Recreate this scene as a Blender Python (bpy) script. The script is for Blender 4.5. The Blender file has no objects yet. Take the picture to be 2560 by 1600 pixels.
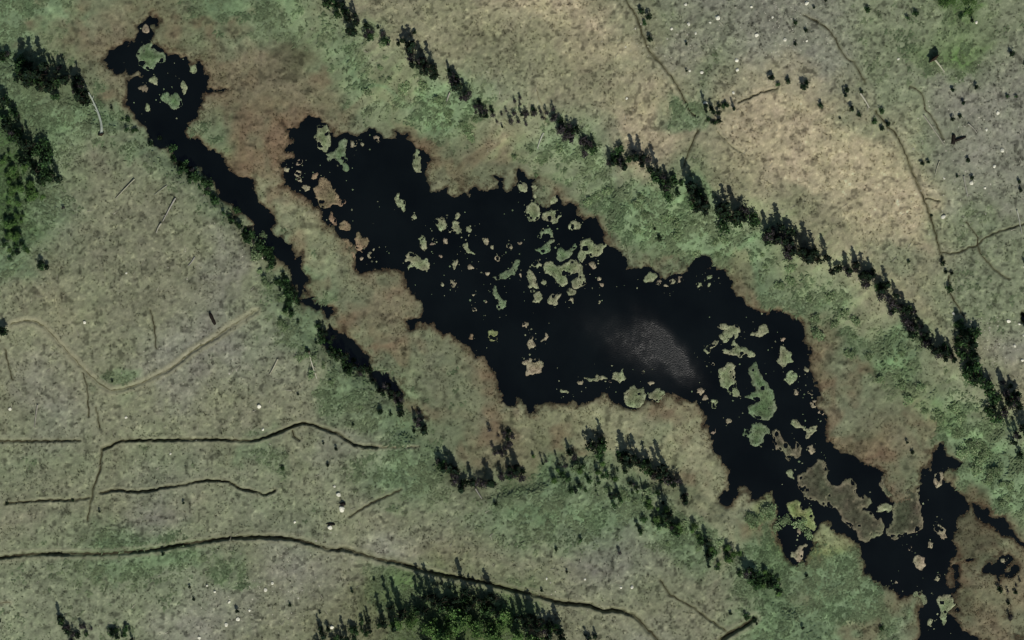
import bpy, math, random
import numpy as np
random.seed(7); RNG = np.random.default_rng(7)
SC = bpy.context.scene; COL = SC.collection
PI = math.pi; rad = math.radians

# ------------------------------------------------------------------ camera, sky, sun, exposure
cam_d = bpy.data.cameras.new('camera'); cam = bpy.data.objects.new('camera', cam_d); COL.objects.link(cam)
cam.location = (0, 0, 1002); cam.rotation_euler = (0, 0, 0)
cam_d.sensor_fit = 'HORIZONTAL'; cam_d.sensor_width = 36.0; cam_d.lens = 36.0 * 1000 / 256.0
cam_d.clip_start = 10; cam_d.clip_end = 5000
SC.camera = cam
SUN_EL = rad(46.0); SX, SY = 0.27, -0.963
az = math.atan2(SX, SY)
wd = bpy.data.worlds.new('World'); SC.world = wd; wd.use_nodes = True
nt = wd.node_tree; nt.nodes.clear()
sky = nt.nodes.new('ShaderNodeTexSky'); sky.sky_type = 'NISHITA'; sky.sun_disc = False
sky.sun_elevation = SUN_EL; sky.sun_rotation = az
bg = nt.nodes.new('ShaderNodeBackground'); bg.inputs['Strength'].default_value = 0.05
wo = nt.nodes.new('ShaderNodeOutputWorld')
nt.links.new(sky.outputs[0], bg.inputs[0]); nt.links.new(bg.outputs[0], wo.inputs[0])
sl = bpy.data.lights.new('sun', 'SUN'); sl.energy = 3.2; sl.angle = rad(0.5); sl.color = (1.0, 0.955, 0.89)
sun = bpy.data.objects.new('sun', sl); COL.objects.link(sun)
ce = math.cos(SUN_EL)
from mathutils import Vector
sun.rotation_euler = Vector((SX * ce, SY * ce, math.sin(SUN_EL))).to_track_quat('Z', 'Y').to_euler()
sun.location = (60, -250, 300)
SC.view_settings.view_transform = 'Standard'; SC.view_settings.look = 'None'
SC.view_settings.exposure = 0.0; SC.view_settings.gamma = 1.0
SC.view_settings.use_curve_mapping = False
SC.render.engine = 'CYCLES'
SC.cycles.use_denoising = True
SC.cycles.max_bounces = 4; SC.cycles.diffuse_bounces = 2; SC.cycles.glossy_bounces = 2
SC.cycles.transparent_max_bounces = 4
try: SC.cycles.pixel_filter_type = 'BLACKMAN_HARRIS'; SC.cycles.filter_width = 1.35
except Exception: pass

# ------------------------------------------------------------------ helpers
K = 0.79                                  # light reaching level ground: albedo = wanted linear value / K
def lin(c):
    c = np.asarray(c, float) / 255.0
    return np.where(c <= 0.04045, c / 12.92, ((c + 0.055) / 1.055) ** 2.4)
def alb(c): return lin(c) / K
def W(p): return ((p[0] - 1280) * 0.1, (800 - p[1]) * 0.1)          # photograph position to metres on the ground
def T(c, r, pts, k=3.78): return [(640 * c + x / k, 400 * r + y / k) for x, y in pts]
def F(pts): return [(x * 1.0582, y * 1.0582) for x, y in pts]
_tab = RNG.random((256, 256))
def vnoise(x, y):
    xi = np.floor(x).astype(int); yi = np.floor(y).astype(int)
    fx = x - xi; fy = y - yi
    fx = fx * fx * (3 - 2 * fx); fy = fy * fy * (3 - 2 * fy)
    a = _tab[xi & 255, yi & 255]; b = _tab[(xi + 1) & 255, yi & 255]
    c = _tab[xi & 255, (yi + 1) & 255]; d = _tab[(xi + 1) & 255, (yi + 1) & 255]
    return (a * (1 - fx) + b * fx) * (1 - fy) + (c * (1 - fx) + d * fx) * fy
def fbm(x, y, s, o=3, ox=0.0):            # about -1..1, feature size s metres
    v = 0; a = 1; t = 0
    for i in range(o):
        f = 2 ** i / s
        v = v + a * (vnoise(x * f + 17.3 * i + ox, y * f - 31.7 * i + ox * 1.7) * 2 - 1); t += a; a *= 0.55
    return v / t * 1.4
def sm(a, b, x):
    t = np.clip((x - a) / (b - a), 0, 1); return t * t * (3 - 2 * t)
class Fld:                                # a regular raster that can be sampled anywhere
    def __init__(s, x0, y0, st, a): s.x0, s.y0, s.st, s.a = x0, y0, st, a
    def __call__(s, x, y):
        u = np.clip((np.asarray(x, float) - s.x0) / s.st, 0, s.a.shape[1] - 1.001)
        v = np.clip((np.asarray(y, float) - s.y0) / s.st, 0, s.a.shape[0] - 1.001)
        i = u.astype(int); j = v.astype(int); fu = u - i; fv = v - j
        if s.a.ndim == 3: fu = fu[..., None]; fv = fv[..., None]
        a = s.a
        return (a[j, i] * (1 - fu) + a[j, i + 1] * fu) * (1 - fv) + (a[j + 1, i] * (1 - fu) + a[j + 1, i + 1] * fu) * fv
RX0, RY0, RX1, RY1, RS = -150.0, -100.0, 150.0, 100.0, 0.3
rxs = np.arange(RX0, RX1, RS); rys = np.arange(RY0, RY1, RS)
def seg_dist(D, segs, reach, wf=None):
    for (ax, ay, bx, by) in segs:
        i0 = max(0, int((min(ax, bx) - reach - RX0) / RS)); i1 = min(len(rxs), int((max(ax, bx) + reach - RX0) / RS) + 2)
        j0 = max(0, int((min(ay, by) - reach - RY0) / RS)); j1 = min(len(rys), int((max(ay, by) + reach - RY0) / RS) + 2)
        if i0 >= i1 or j0 >= j1: continue
        X = rxs[None, i0:i1]; Y = rys[j0:j1, None]
        dx, dy = bx - ax, by - ay; L = dx * dx + dy * dy + 1e-9
        t = np.clip(((X - ax) * dx + (Y - ay) * dy) / L, 0, 1)
        d = np.hypot(X - ax - t * dx, Y - ay - t * dy)
        D[j0:j1, i0:i1] = np.minimum(D[j0:j1, i0:i1], d)
def poly_sdf(polys, reach=12.0):          # negative inside
    D = np.full((len(rys), len(rxs)), reach); ins = np.zeros(D.shape, bool)
    for P in polys:
        P = [W(p) for p in P]; cur = np.zeros(D.shape, bool)
        segs = [(*P[i], *P[(i + 1) % len(P)]) for i in range(len(P))]
        seg_dist(D, segs, reach)
        for (ax, ay, bx, by) in segs:
            if ay == by: continue
            j0 = np.searchsorted(rys, min(ay, by)); j1 = np.searchsorted(rys, max(ay, by))
            if j0 >= j1: continue
            Y = rys[j0:j1]; xc = ax + (Y - ay) * (bx - ax) / (by - ay)
            cur[j0:j1] ^= rxs[None, :] < xc[:, None]
        ins |= cur
    D[ins] *= -1
    return Fld(RX0, RY0, RS, D)

def mesh_np(name, co, faces, mat, parent=None, col=None, smooth=False, link=True):
    """co (n,3); faces (m,3) or (m,4) int array"""
    me = bpy.data.meshes.new(name); co = np.asarray(co, np.float32); faces = np.asarray(faces, np.int32)
    k = faces.shape[1]; m = len(faces)
    me.vertices.add(len(co)); me.vertices.foreach_set('co', co.ravel())
    me.loops.add(m * k); me.loops.foreach_set('vertex_index', faces.ravel())
    me.polygons.add(m); me.polygons.foreach_set('loop_start', np.arange(0, m * k, k, dtype=np.int32))
    try: me.polygons.foreach_set('loop_total', np.full(m, k, np.int32))
    except Exception: pass
    if smooth: me.polygons.foreach_set('use_smooth', np.ones(m, bool))
    me.update(calc_edges=True)
    if col is not None:
        a = me.color_attributes.new('tint', 'FLOAT_COLOR', 'POINT')
        c4 = np.ones((len(co), 4), np.float32); c4[:, :3] = col; a.data.foreach_set('color', c4.ravel())
    me.materials.append(mat)
    if not link: return me
    return obj(name, me, parent)
def obj(name, me, parent=None):
    o = bpy.data.objects.new(name, me); COL.objects.link(o)
    if parent: o.parent = parent
    return o
def tag(o, label, cat, group=None, kind=None):
    if label: o['label'] = label
    if cat: o['category'] = cat
    if group: o['group'] = group
    if kind: o['kind'] = kind
    return o
def root(name, loc, rz=0.0, sc=(1, 1, 1)):
    o = bpy.data.objects.new(name, None); COL.objects.link(o); o.empty_display_size = 0.5
    o.location = loc; o.rotation_euler = (0, 0, rz); o.scale = sc
    return o

def tint_mat(name, rough=0.95, grain=0.12, gs=6.0, rnd=0.0, bump=0.0, spec=0.15, thin=0.0):
    m = bpy.data.materials.new(name); m.use_nodes = True; n = m.node_tree.nodes; l = m.node_tree.links
    b = n['Principled BSDF']; b.inputs['Roughness'].default_value = rough
    b.inputs['Specular IOR Level'].default_value = spec
    at = n.new('ShaderNodeAttribute'); at.attribute_name = 'tint'
    tc = n.new('ShaderNodeTexCoord'); nz = n.new('ShaderNodeTexNoise'); nz.inputs['Scale'].default_value = gs
    nz.inputs['Detail'].default_value = 3.0
    l.new(tc.outputs['Object'], nz.inputs['Vector'])
    mr = n.new('ShaderNodeMapRange'); mr.inputs['From Min'].default_value = 0.25; mr.inputs['From Max'].default_value = 0.75
    mr.inputs['To Min'].default_value = 1 - grain; mr.inputs['To Max'].default_value = 1 + grain
    l.new(nz.outputs['Fac'], mr.inputs['Value'])
    src = mr.outputs[0]
    if rnd:
        oi = n.new('ShaderNodeObjectInfo'); m2 = n.new('ShaderNodeMapRange')
        m2.inputs['To Min'].default_value = 1 - rnd; m2.inputs['To Max'].default_value = 1 + rnd
        l.new(oi.outputs['Random'], m2.inputs['Value'])
        mm = n.new('ShaderNodeMath'); mm.operation = 'MULTIPLY'
        l.new(src, mm.inputs[0]); l.new(m2.outputs[0], mm.inputs[1]); src = mm.outputs[0]
    vm = n.new('ShaderNodeVectorMath'); vm.operation = 'SCALE'
    l.new(at.outputs['Color'], vm.inputs[0]); l.new(src, vm.inputs['Scale'])
    l.new(vm.outputs[0], b.inputs['Base Color'])
    if bump:
        bp = n.new('ShaderNodeBump'); bp.inputs['Strength'].default_value = bump; bp.inputs['Distance'].default_value = 0.1
        l.new(nz.outputs['Fac'], bp.inputs['Height']); l.new(bp.outputs[0], b.inputs['Normal'])
    if thin:                              # thin blades and leaves pass part of the light
        tr = n.new('ShaderNodeBsdfTranslucent'); l.new(vm.outputs[0], tr.inputs['Color'])
        mx = n.new('ShaderNodeMixShader'); mx.inputs[0].default_value = thin
        l.new(b.outputs[0], mx.inputs[1]); l.new(tr.outputs[0], mx.inputs[2]); l.new(mx.outputs[0], n['Material Output'].inputs['Surface'])
    return m
M_ground = tint_mat('ground_soil_and_turf', grain=0.14, gs=3.0, bump=0.3)
M_grass = tint_mat('grass_blades', grain=0.1, gs=2.0, thin=0.45)
M_leaf = tint_mat('leaves', grain=0.2, gs=3.0, rnd=0.3, spec=0.2, thin=0.25)
M_bark = tint_mat('bark', grain=0.3, gs=9.0, bump=0.5)
M_dead = tint_mat('weathered_wood', grain=0.22, gs=5.0, bump=0.4)
M_rock = tint_mat('pale_rock', grain=0.25, gs=4.0, bump=0.6, rnd=0.12)
M_mat = tint_mat('floating_sedge', grain=0.15, gs=4.0, bump=0.4)

# ------------------------------------------------------------------ digitised plan
exec_polys = {}
POND = (T(1,0,[(230,1160),(270,1190),(330,1210),(410,1200),(440,1150),(480,1110),(540,1095),(600,1130),(575,1165),(640,1175),(700,1200),(740,1270),(800,1265),(870,1262),(900,1255),(1010,1262),(1060,1215),(1130,1212),(1180,1290),(1230,1320),(1285,1330),(1300,1260),(1360,1280),(1410,1215),(1415,1310),(1480,1350),(1560,1410),(1640,1460)])
 + T(1,1,[(1690,5),(1655,60),(1620,165),(1640,290),(1690,335),(1715,290),(1800,270),(1830,350),(1910,330),(1940,290),(2000,310),(2050,265),(2110,220),(2120,260),(2180,310),(2260,270),(2280,190),(2240,150),(2330,160),(2300,250),(2360,300)])
 + T(2,1,[(15,275),(40,190),(20,90),(55,55),(100,110),(150,165),(240,150),(190,225),(210,330),(250,400),(300,425),(390,430),(445,330),(490,370),(500,400),(580,440),(600,520),(660,530),(690,580),(770,545),(790,600),(830,650),(870,700),(900,790),(960,820),(1040,860),(1050,920),(1080,990),(1200,1020),(1270,995),(1340,1030),(1400,1085),(1450,1110),(1500,1080),(1560,1075),(1640,1030),(1680,960),(1740,910),(1820,920),(1870,950),(1890,1010),(1960,1020),(2020,1060),(2060,1130),(2090,1210),(2130,1280),(2180,1290),(2190,1350),(2260,1380),(2270,1420),(2370,1460)])
 + T(3,1,[(5,1480),(70,1440),(200,1465),(265,1510)]) + T(3,2,[(290,10),(330,90),(370,160),(340,200),(410,240),(400,320),(410,400),(390,460),(430,540),(480,570),(470,630),(500,700),(470,800),(520,900),(560,950),(540,1030),(560,1130),(600,1140),(640,1220),(700,1260),(780,1280),(850,1320),(890,1340),(900,1380),(980,1370),(1060,1405),(1090,1450),(1060,1512)])
 + T(3,3,[(1060,20),(1090,100),(1150,180),(1200,260),(1280,230),(1380,200),(1440,120),(1450,0),(1460,-70),(1500,-110),(1550,-90),(1560,-200),(1540,-270),(1600,-310),(1690,-350),(1700,-250),(1790,-200),(1820,-150),(1740,-110),(1690,-130),(1660,-40),(1700,10),(1770,50),(1830,130),(1900,230),(1880,330),(1810,400),(1820,470),(1770,490),(1740,570),(1790,690),(1700,750),(1690,850),(1710,950),(1700,1060),(1760,1110),(1800,1170),(1720,1240),(1790,1330),(1850,1440),(1990,1500),(1960,1620),(1440,1620),(1440,1300),(1450,1210),(1500,1150),(1490,1080),(1420,1060),(1370,1060),(1330,1090),(1240,1110),(1190,1040),(1150,990),(1070,1000),(1010,960),(960,900),(940,830),(900,740),(890,650),(850,600),(780,540),(740,500),(690,520),(600,500),(590,400),(560,370),(510,400),(470,470),(450,500),(460,620),(380,700),(340,790),(260,800),(220,745),(150,650),(90,560),(80,420),(110,300),(60,120),(0,110)])
 + T(2,3,[(2419,130),(2330,165),(2270,200),(2290,120),(2250,80),(2190,90),(2150,130),(2070,170),(2060,235),(2010,250),(1950,190),(1960,140),(2060,80)])
 + T(2,2,[(2060,1512),(2070,1450),(2040,1380),(1960,1310),(1900,1240),(1880,1150),(1860,1080),(1840,1010),(1850,920),(1800,870),(1740,790),(1620,755),(1520,720),(1440,700),(1400,780),(1280,790),(1200,830),(1100,845),(1050,820),(960,760),(890,710),(800,740),(720,800),(660,770),(600,800),(570,750),(480,790),(380,790),(350,750),(300,800),(220,830),(170,890),(100,790),(60,715)])
 + T(1,2,[(2400,800),(2330,780),(2330,710),(2290,640),(2290,580),(2250,530),(2200,470),(2200,380),(2150,320),(2080,345),(2010,290),(2000,240),(1940,200),(1870,140),(1830,100),(1750,120),(1720,70),(1640,30),(1520,50),(1450,75),(1400,20)])
 + T(1,1,[(1480,1512),(1560,1500),(1540,1430),(1580,1340),(1500,1290),(1460,1240),(1420,1180),(1420,1130),(1390,1075),(1280,1040),(1150,1010),(1060,1045),(960,1060),(940,980),(930,880),(900,800),(850,725),(760,730),(710,660),(660,580),(620,510),(560,430),(480,350),(400,300),(320,240),(240,270),(290,200),(280,100),(290,40),(220,0)])
 + T(1,0,[(350,1500),(340,1460),(270,1415),(330,1335),(290,1280),(310,1225)]))
UPOND = T(0,0,[(1430,130),(1475,190),(1430,260),(1440,360),(1500,420),(1560,500),(1640,490),(1680,570),(1750,520),(1790,640),(1850,580),(1900,590),(1920,690),(1970,720),(1960,820),(2000,860),(2060,830),(2150,850),(2110,880),(2040,870),(1960,875),(1890,900),(1910,960),(1870,1000),(1890,1060),(1840,1110),(1790,1130),(1760,1220),(1790,1290),(1860,1290),(1900,1360),(1960,1400),(2000,1512),(1640,1512),(1580,1400),(1480,1360),(1390,1290),(1385,1200),(1290,1160),(1260,1080),(1220,1000),(1200,930),(1225,870),(1220,750),(1330,740),(1330,685),(1210,690),(1190,630),(1175,690),(1150,712),(1080,680),(1010,640),(960,580),(1000,540),(1030,480),(1110,440),(1180,410),(1230,415),(1285,370),(1300,270),(1370,200)])
CREEK = [(420,372),(439,400),(476,413),(495,426),(508,453),(532,468),(548,492),(575,520),(590,545),(612,556),(615,580),(640,596),(655,625),(690,645),(712,665),(726,690),(722,710),(725,745),(745,770),(798,780),(803,832),(815,875),(848,895),(858,916),(878,928),(905,945),(940,958),(965,980),(995,1012),(1025,1045),(1052,1052),(1066,1045),(1060,1025),(1018,1009),(1003,985),(1008,970),(992,948),(985,932),(963,920),(934,912),(926,890),(900,865),(864,840),(848,805),(832,785),(815,762),(785,755),(768,741),(768,717),(768,680),(750,645),(740,625),(722,603),(700,568),(696,546),(664,510),(645,490),(640,440),(620,426),(590,428),(563,424),(560,400),(545,386),(515,365),(487,342),(480,380),(450,390)]
SIDE = [T(3,3,[(1930,215),(2010,225),(2120,350),(2250,375),(2310,450),(2380,560),(2480,600),(2480,680),(2330,570),(2180,480),(2060,410),(1960,320)]),
        T(3,3,[(2110,850),(2140,800),(2200,710),(2300,710),(2320,780),(2240,880),(2190,930),(2140,900)]),
        T(3,1,[(2490,1480),(2400,1450),(2440,1540)]) ]
VALLEY = F([(-150,-250),(560,-250),(640,0),(720,100),(790,200),(860,290),(1040,330),(1160,390),(1260,405),(1370,470),(1440,560),(1530,610),(1640,600),(1720,610),(1860,690),(1960,740),(2060,860),(2140,980),(2220,1040),(2290,1090),(2330,1170),(2460,1300),(2750,1650),(2750,1900),(1950,1900),(2000,1512),(1900,1440),(1800,1330),(1720,1200),(1600,1140),(1540,1100),(1440,1060),(1330,1080),(1280,1110),(1180,1130),(1090,1120),(1030,1060),(985,1010),(930,930),(860,880),(790,830),(755,770),(705,730),(660,640),(600,560),(540,480),(480,400),(420,380),(340,300),(230,240),(170,170),(90,130),(-150,60)])
f_pond = poly_sdf([POND, UPOND] + SIDE); f_creek = poly_sdf([CREEK])
f_val = poly_sdf([VALLEY], 60.0)

# zone grid: one letter every 120 picture units
PAL = dict(G=(101,120,90), m=(104,107,83), b=(109,105,84), r=(108,95,75), o=(122,122,98), t=(154,146,120), s=(113,121,97), y=(119,121,107),
           g=(115,118,96), L=(80,106,60), e=(72,94,58), p=(127,129,102), c=(103,109,86), w=(60,60,48), x=(80,81,62), v=(113,125,82))
ROWS = ["GGmmGGGooottosyyyssss", "GmbmbbmGoooooosyyssLs", "GGGcbbbGGGsootsttssyy", "eGgsGrrcbmbGsootttsyy", "eGggsGpbccccGGooottsy",
        "GsggggGpcccccGGGoooss", "soggysGbbcccccrGGooss", "gggyyysGccbccccbrGGoy", "gygggggsGcbpppcrccmGo", "ssgssggsGcmmpppccrcGG",
        "gggygssggsGGGGpssccGG", "ssGGsgygyoggysgGLsccb", "ssssyggmLLLggggGGGsbb", "ssssyggmLLLmgygGGGsbb"]
ga = np.array([[alb(PAL[ch]) for ch in r] for r in ROWS])[::-1]
st = 120 * 1.0582 * 0.1
f_zone = Fld(-128.0, 80.0 - st * (len(ROWS) - 1), st, ga)

# local patches: centre (photo px), radii, turn, colour, weight
PATCH = [(1640,300,60,60,0,'t',.6),(2020,400,170,60,-25,'t',.9),(1900,330,150,45,-15,'t',.6),(1420,30,120,30,0,'t',.6),(1480,90,60,60,0,'t',.5),
 (2230,500,90,40,-30,'t',.8),(1640,330,50,80,0,'t',.5),(2400,0,80,26,0,'L',.9),(2400,40,36,16,0,'L',.5),(1090,240,90,60,0,'G',.8),(960,210,60,50,20,'m',.7),(730,120,60,60,0,'x',.8),
 (90,20,110,50,0,'G',.8),(900,60,70,60,0,'G',.5),(400,230,30,60,20,'p',.7),(300,190,70,60,0,'b',.6),(240,95,80,70,0,'b',.6),(500,90,60,70,0,'G',.3),(540,200,50,110,0,'r',.3),
 (600,110,50,70,0,'b',.6),(640,420,70,30,-20,'r',.9),(780,560,40,80,20,'p',.9),(700,480,60,30,-30,'p',.8),(880,290,80,20,0,'r',.5),(1020,330,90,18,-12,'r',.6),(1180,400,100,18,-8,'r',.7),
 (1850,680,50,30,-50,'r',.6),(1900,750,70,16,-45,'r',.9),(1995,860,14,60,0,'r',.6),(2055,1020,22,60,10,'r',1),(2100,1090,60,30,-30,'r',.8),(2340,1085,40,25,0,'r',.8),(2290,1140,90,40,-10,'b',.7),
 (2110,900,100,90,-40,'c',.9),(2130,880,70,50,-40,'G',.6),(2180,1010,80,60,0,'c',.7),(2210,870,50,40,-40,'G',.9),(2400,1060,60,40,-50,'L',.35),(2460,1150,70,60,-50,'G',.9),(1600,600,50,60,0,'G',.6),(1700,520,140,30,-35,'G',.8),
 (1010,860,60,20,10,'r',.8),(960,700,70,30,-40,'b',.8),(880,700,60,60,0,'c',.6),(1110,920,60,90,-30,'c',.6),(1270,1010,40,50,0,'r',.5),(1240,1110,60,60,0,'r',.35),
 (1480,1030,200,40,0,'p',.9),(1700,1070,60,70,-50,'p',.8),(1770,1150,60,60,-40,'p',.9),(1720,1060,40,30,-40,'r',.7),(1320,990,60,25,0,'b',.5),(1600,1015,80,20,-5,'b',.6),
 (1420,1190,110,50,0,'G',.9),(1560,1230,90,70,-20,'G',.7),(1700,1330,90,60,-40,'G',.8),(2060,1350,55,70,-30,'v',.9),(1900,1300,40,70,0,'v',.6),(1960,1250,40,40,0,'v',.7),(2080,1330,50,60,-30,'p',.5),(2130,1480,130,90,0,'G',.9),(1960,1240,30,60,0,'L',.3),
 (20,430,70,120,0,'e',.8),(30,540,60,90,0,'e',.7),(20,640,60,80,0,'G',.8),(1150,1590,230,40,0,'x',.5),(440,1420,80,30,20,'G',.9),(300,1470,80,30,0,'G',.7),(590,1410,60,40,0,'G',.6),
 (690,1160,60,50,0,'G',.6),(320,200+800,60,20,0,'G',.3),(290,990,40,20,0,'G',.6),(1090,1060,90,30,0,'G',.7),(980,1020,60,60,0,'G',.6),(850,960,70,80,-30,'G',.7),(740,800,40,120,0,'G',.7),
 (560,400,60,60,-40,'G',.7),(350,360,60,40,0,'G',.6),(1960,30,90,70,0,'y',.7),(1700,110,90,70,0,'y',.6),(2350,260,80,80,0,'y',.6),(2380,430,70,80,0,'y',.4),(2230,640,60,60,0,'s',.6),(2370,540,70,60,0,'G',.35),
 (1730,280,60,30,0,'G',.8),(1760,310,60,25,0,'G',.6),(2480,1290,40,60,-40,'G',1),(2540,1200,40,60,0,'G',.7),(2360,1440,60,80,0,'x',.9),(2500,1520,60,60,0,'r',.5),(2440,1330,80,90,0,'x',1),(2330,1560,90,50,0,'x',.9),
 (1250,60,200,60,0,'o',.5),(350,620,200,90,0,'g',.5),(530,640,90,60,0,'y',.7),(430,960,130,60,0,'y',.5),(600,1480,90,60,0,'y',.7),(700,1370,80,50,0,'y',.5),(850,1100,60,40,0,'y',.4)]

TRAILS = [  # (points, width m, depth m, darkness, label)
 (T(0,3,[(-260,760),(0,730),(250,700),(450,690),(700,690),(1000,690),(1250,672),(1500,645),(1700,610),(1900,580),(2150,545)]) + T(1,3,[(0,532),(300,545),(500,590),(720,655),(830,640),(900,665),(1180,750),(1340,775),(1550,840),(1700,880),(1900,915),(2180,970)]) + T(2,3,[(0,1035),(280,1098),(450,1150),(700,1175),(860,1230),(950,1222),(1080,1250),(1180,1300),(1270,1400),(1380,1512),(1480,1700)]), 0.82, 0.85, 'long deep worn track curving across the slope above the leafy grove'),
 (T(0,2,[(-260,1150),(0,1142),(400,1140),(760,1135)]), 0.6, 0.45, 'faint straight track at the far end of the sunken track below the fork'),
 (T(0,2,[(980,1212),(1060,1185),(1150,1140),(1500,1132),(1950,1125),(2300,1137)]) + T(1,2,[(0,1132),(160,1080),(300,1020),(430,975),(540,990),(680,1040),(790,1080),(900,1160),(1000,1190),(1140,1198)]), 0.6, 0.7, 'dark sunken track that humps up and dips down towards the wooded gully'),
 (T(1,2,[(1150,1200),(1350,1202),(1530,1198)]), 0.4, 0.25, 'short faint track running into the end of the wooded gully'),
 (T(0,2,[(110,40),(200,15),(290,5),(370,25),(450,80),(560,200),(660,310),(780,440),(870,530),(980,620),(1060,660),(1180,645),(1350,590),(1480,525),(1620,455),(1750,350),(1870,260),(2000,190),(2150,80),(2280,0),(2419,-90)]), 0.75, 0.26, 'worn track making a broad V across the dry slope'),
 (T(0,3,[(60,215),(300,198),(480,185),(690,185),(850,165)]), 0.5, 0.4, 'short broken track above the long deep track'),
 (T(0,3,[(960,120),(1100,90),(1250,105),(1450,92),(1550,65),(1730,45),(1850,15),(2000,0),(2190,20),(2250,70),(2419,107)]) + T(1,3,[(90,135),(180,95)]), 0.55, 0.6, 'wavy dark track midway between the two longer sunken tracks'),
 (T(0,2,[(790,490),(830,620),(840,760),(850,910)]), 0.4, 0.3, 'short upright rut dropping from the V shaped track'),
 (T(0,2,[(915,820),(935,920),(948,1015)]), 0.4, 0.35, 'small upright rut ending above the fork of the sunken track'),
 (T(0,2,[(975,1215),(960,1290),(950,1400),(920,1510)]) + T(0,3,[(900,30),(870,180),(832,385)]), 0.45, 0.35, 'thin cross track dropping from the fork past the wavy track'),
 (T(0,2,[(60,270),(90,420),(130,570)]), 0.4, 0.3, 'short rut below the lone bush at the picture edge'),
 (T(0,1,[(1425,1420),(1450,1512)]) + T(0,2,[(1470,130),(1480,270)]), 0.4, 0.3, 'short upright rut inside the V shaped track'),
 (T(2,0,[(1040,-40),(1070,20),(1130,110),(1170,170),(1210,290),(1250,400),(1290,490),(1380,590),(1470,700),(1530,780),(1600,910),(1680,1060),(1740,1110)]), 0.5, 0.4, 'narrow gully track winding down to the green bush clump'),
 (T(2,0,[(1750,1240),(1690,1370),(1640,1500)]) + T(2,1,[(1620,60)]), 0.5, 0.35, 'track leaving the green bush clump towards the brushy rim'),
 (T(2,0,[(2130,975),(2230,935),(2340,885)]) + T(3,0,[(80,850)]), 0.4, 0.35, 'thin track from the green bush clump to the row of shrubs'),
 (T(2,0,[(1930,1250),(1990,1310),(2080,1400),(2170,1450)]), 0.4, 0.25, 'short faint track below the green bush clump'),
 (T(3,0,[(330,160),(500,250),(600,350),(640,430),(720,560),(790,600),(850,700),(900,800)]), 0.5, 0.3, 'faint track wandering down the stony rise'),
 (T(3,0,[(1000,1060),(1120,1210),(1180,1260),(1230,1350),(1290,1480)]) + T(3,1,[(1310,20),(1360,150),(1430,310),(1500,490),(1560,680),(1600,840),(1640,960)]), 0.55, 0.5, 'long straight gully track beside the tan bare patch'),
 (T(3,1,[(1690,1090),(1700,1250),(1740,1330),(1790,1400),(1830,1480)]), 0.45, 0.3, 'short track continuing below the lone green shrubs'),
 (T(3,1,[(1610,872),(1700,885),(1790,872),(1880,830),(1950,815),(2010,755),(2110,700),(2210,665),(2419,600)]), 0.4, 0.35, 'cross track forking off the long straight gully track'),
 (T(3,1,[(1470,365),(1530,375),(1600,395)]), 0.35, 0.3, 'stub of a track beside the long straight gully track'),
 (T(3,1,[(1850,590),(1910,660),(1960,740),(1970,850),(2050,960),(2150,1060),(2260,1130)]), 0.4, 0.3, 'faint track curving down the eastern grassland'),
 (T(3,0,[(1320,830),(1380,850),(1420,890),(1455,960),(1460,1040),(1540,1130),(1640,1330)]), 0.4, 0.35, 'hooked rut beside the long pale fallen pole'),
 (T(2,3,[(1400,940),(1480,1065),(1560,1120),(1720,1210),(1850,1310),(1930,1360),(2040,1440)]), 0.5, 0.35, 'narrow gully track slanting towards the rooty ditch'),
 (T(2,3,[(1930,1560),(1980,1500),(2100,1420),(2200,1370),(2290,1300)]), 0.95, 0.8, 'dark short ditch at the foot of the green slope'),
 (T(1,3,[(880,350),(1000,270),(1120,200),(1240,150),(1370,90)]), 0.45, 0.3, 'faint slanting track below the end of the wooded gully'),
 (T(0,3,[(-100,1160),(20,1155),(110,1150)]), 0.4, 0.25, 'stub of a track near the lower brush clump'),
 (T(1,2,[(340,1040),(360,1090),(410,1140)]), 0.5, 0.4, 'short spur dropping from the hump of the sunken track'),
 (T(2,0,[(230,860),(260,950),(300,1060),(320,1170)]), 0.35, 0.25, 'faint rut dropping to the brush on the rim'),
]
def densify(P, step=0.8, jit=0.12):
    P = [W(p) for p in P]; out = []
    n = len(P)
    for i in range(n - 1):                                   # Catmull-Rom so the tracks bend smoothly
        p0 = P[max(i - 1, 0)]; p1 = P[i]; p2 = P[i + 1]; p3 = P[min(i + 2, n - 1)]
        L = math.hypot(p2[0] - p1[0], p2[1] - p1[1]); k = max(1, int(L / step))
        for j in range(k):
            t = j / k
            out.append(tuple(0.5 * (2 * p1[a] + (p2[a] - p0[a]) * t + (2 * p0[a] - 5 * p1[a] + 4 * p2[a] - p3[a]) * t * t + (3 * p1[a] - p0[a] - 3 * p2[a] + p3[a]) * t ** 3) for a in (0, 1)))
    out.append(P[-1])
    return [(x + jit * math.sin(i * 1.9 + x), y + jit * math.sin(i * 2.3 + y)) for i, (x, y) in enumerate(out)]

# ------------------------------------------------------------------ ground
g = 0.25; HX, HY = 131.0, 83.0
inx = np.arange(-HX, HX + g / 2, g); iny = np.arange(-HY, HY + g / 2, g)
ext = np.cumsum(np.geomspace(0.5, 420, 24))
xs = np.concatenate([-HX - ext[::-1], inx, HX + ext]); ys = np.concatenate([-HY - ext[::-1], iny, HY + ext])
X, Y = np.meshgrid(xs, ys)
def warp(x, y, a, s, ox): return x + a * fbm(x, y, s, 2, ox), y + a * fbm(x, y, s, 2, ox + 50)
wx, wy = warp(X, Y, 0.9, 2.6, 3.0)
wx, wy = wx + 0.35 * fbm(X, Y, 0.7, 2, 8.0), wy + 0.35 * fbm(X, Y, 0.7, 2, 9.0)
SDP = np.minimum(f_pond(wx, wy), f_creek(wx, wy) + np.clip(0.75 + 1.6 * fbm(X, Y, 4.5, 2, 13.0), 0.0, 2.6))                                     # shore with a ragged edge
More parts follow.
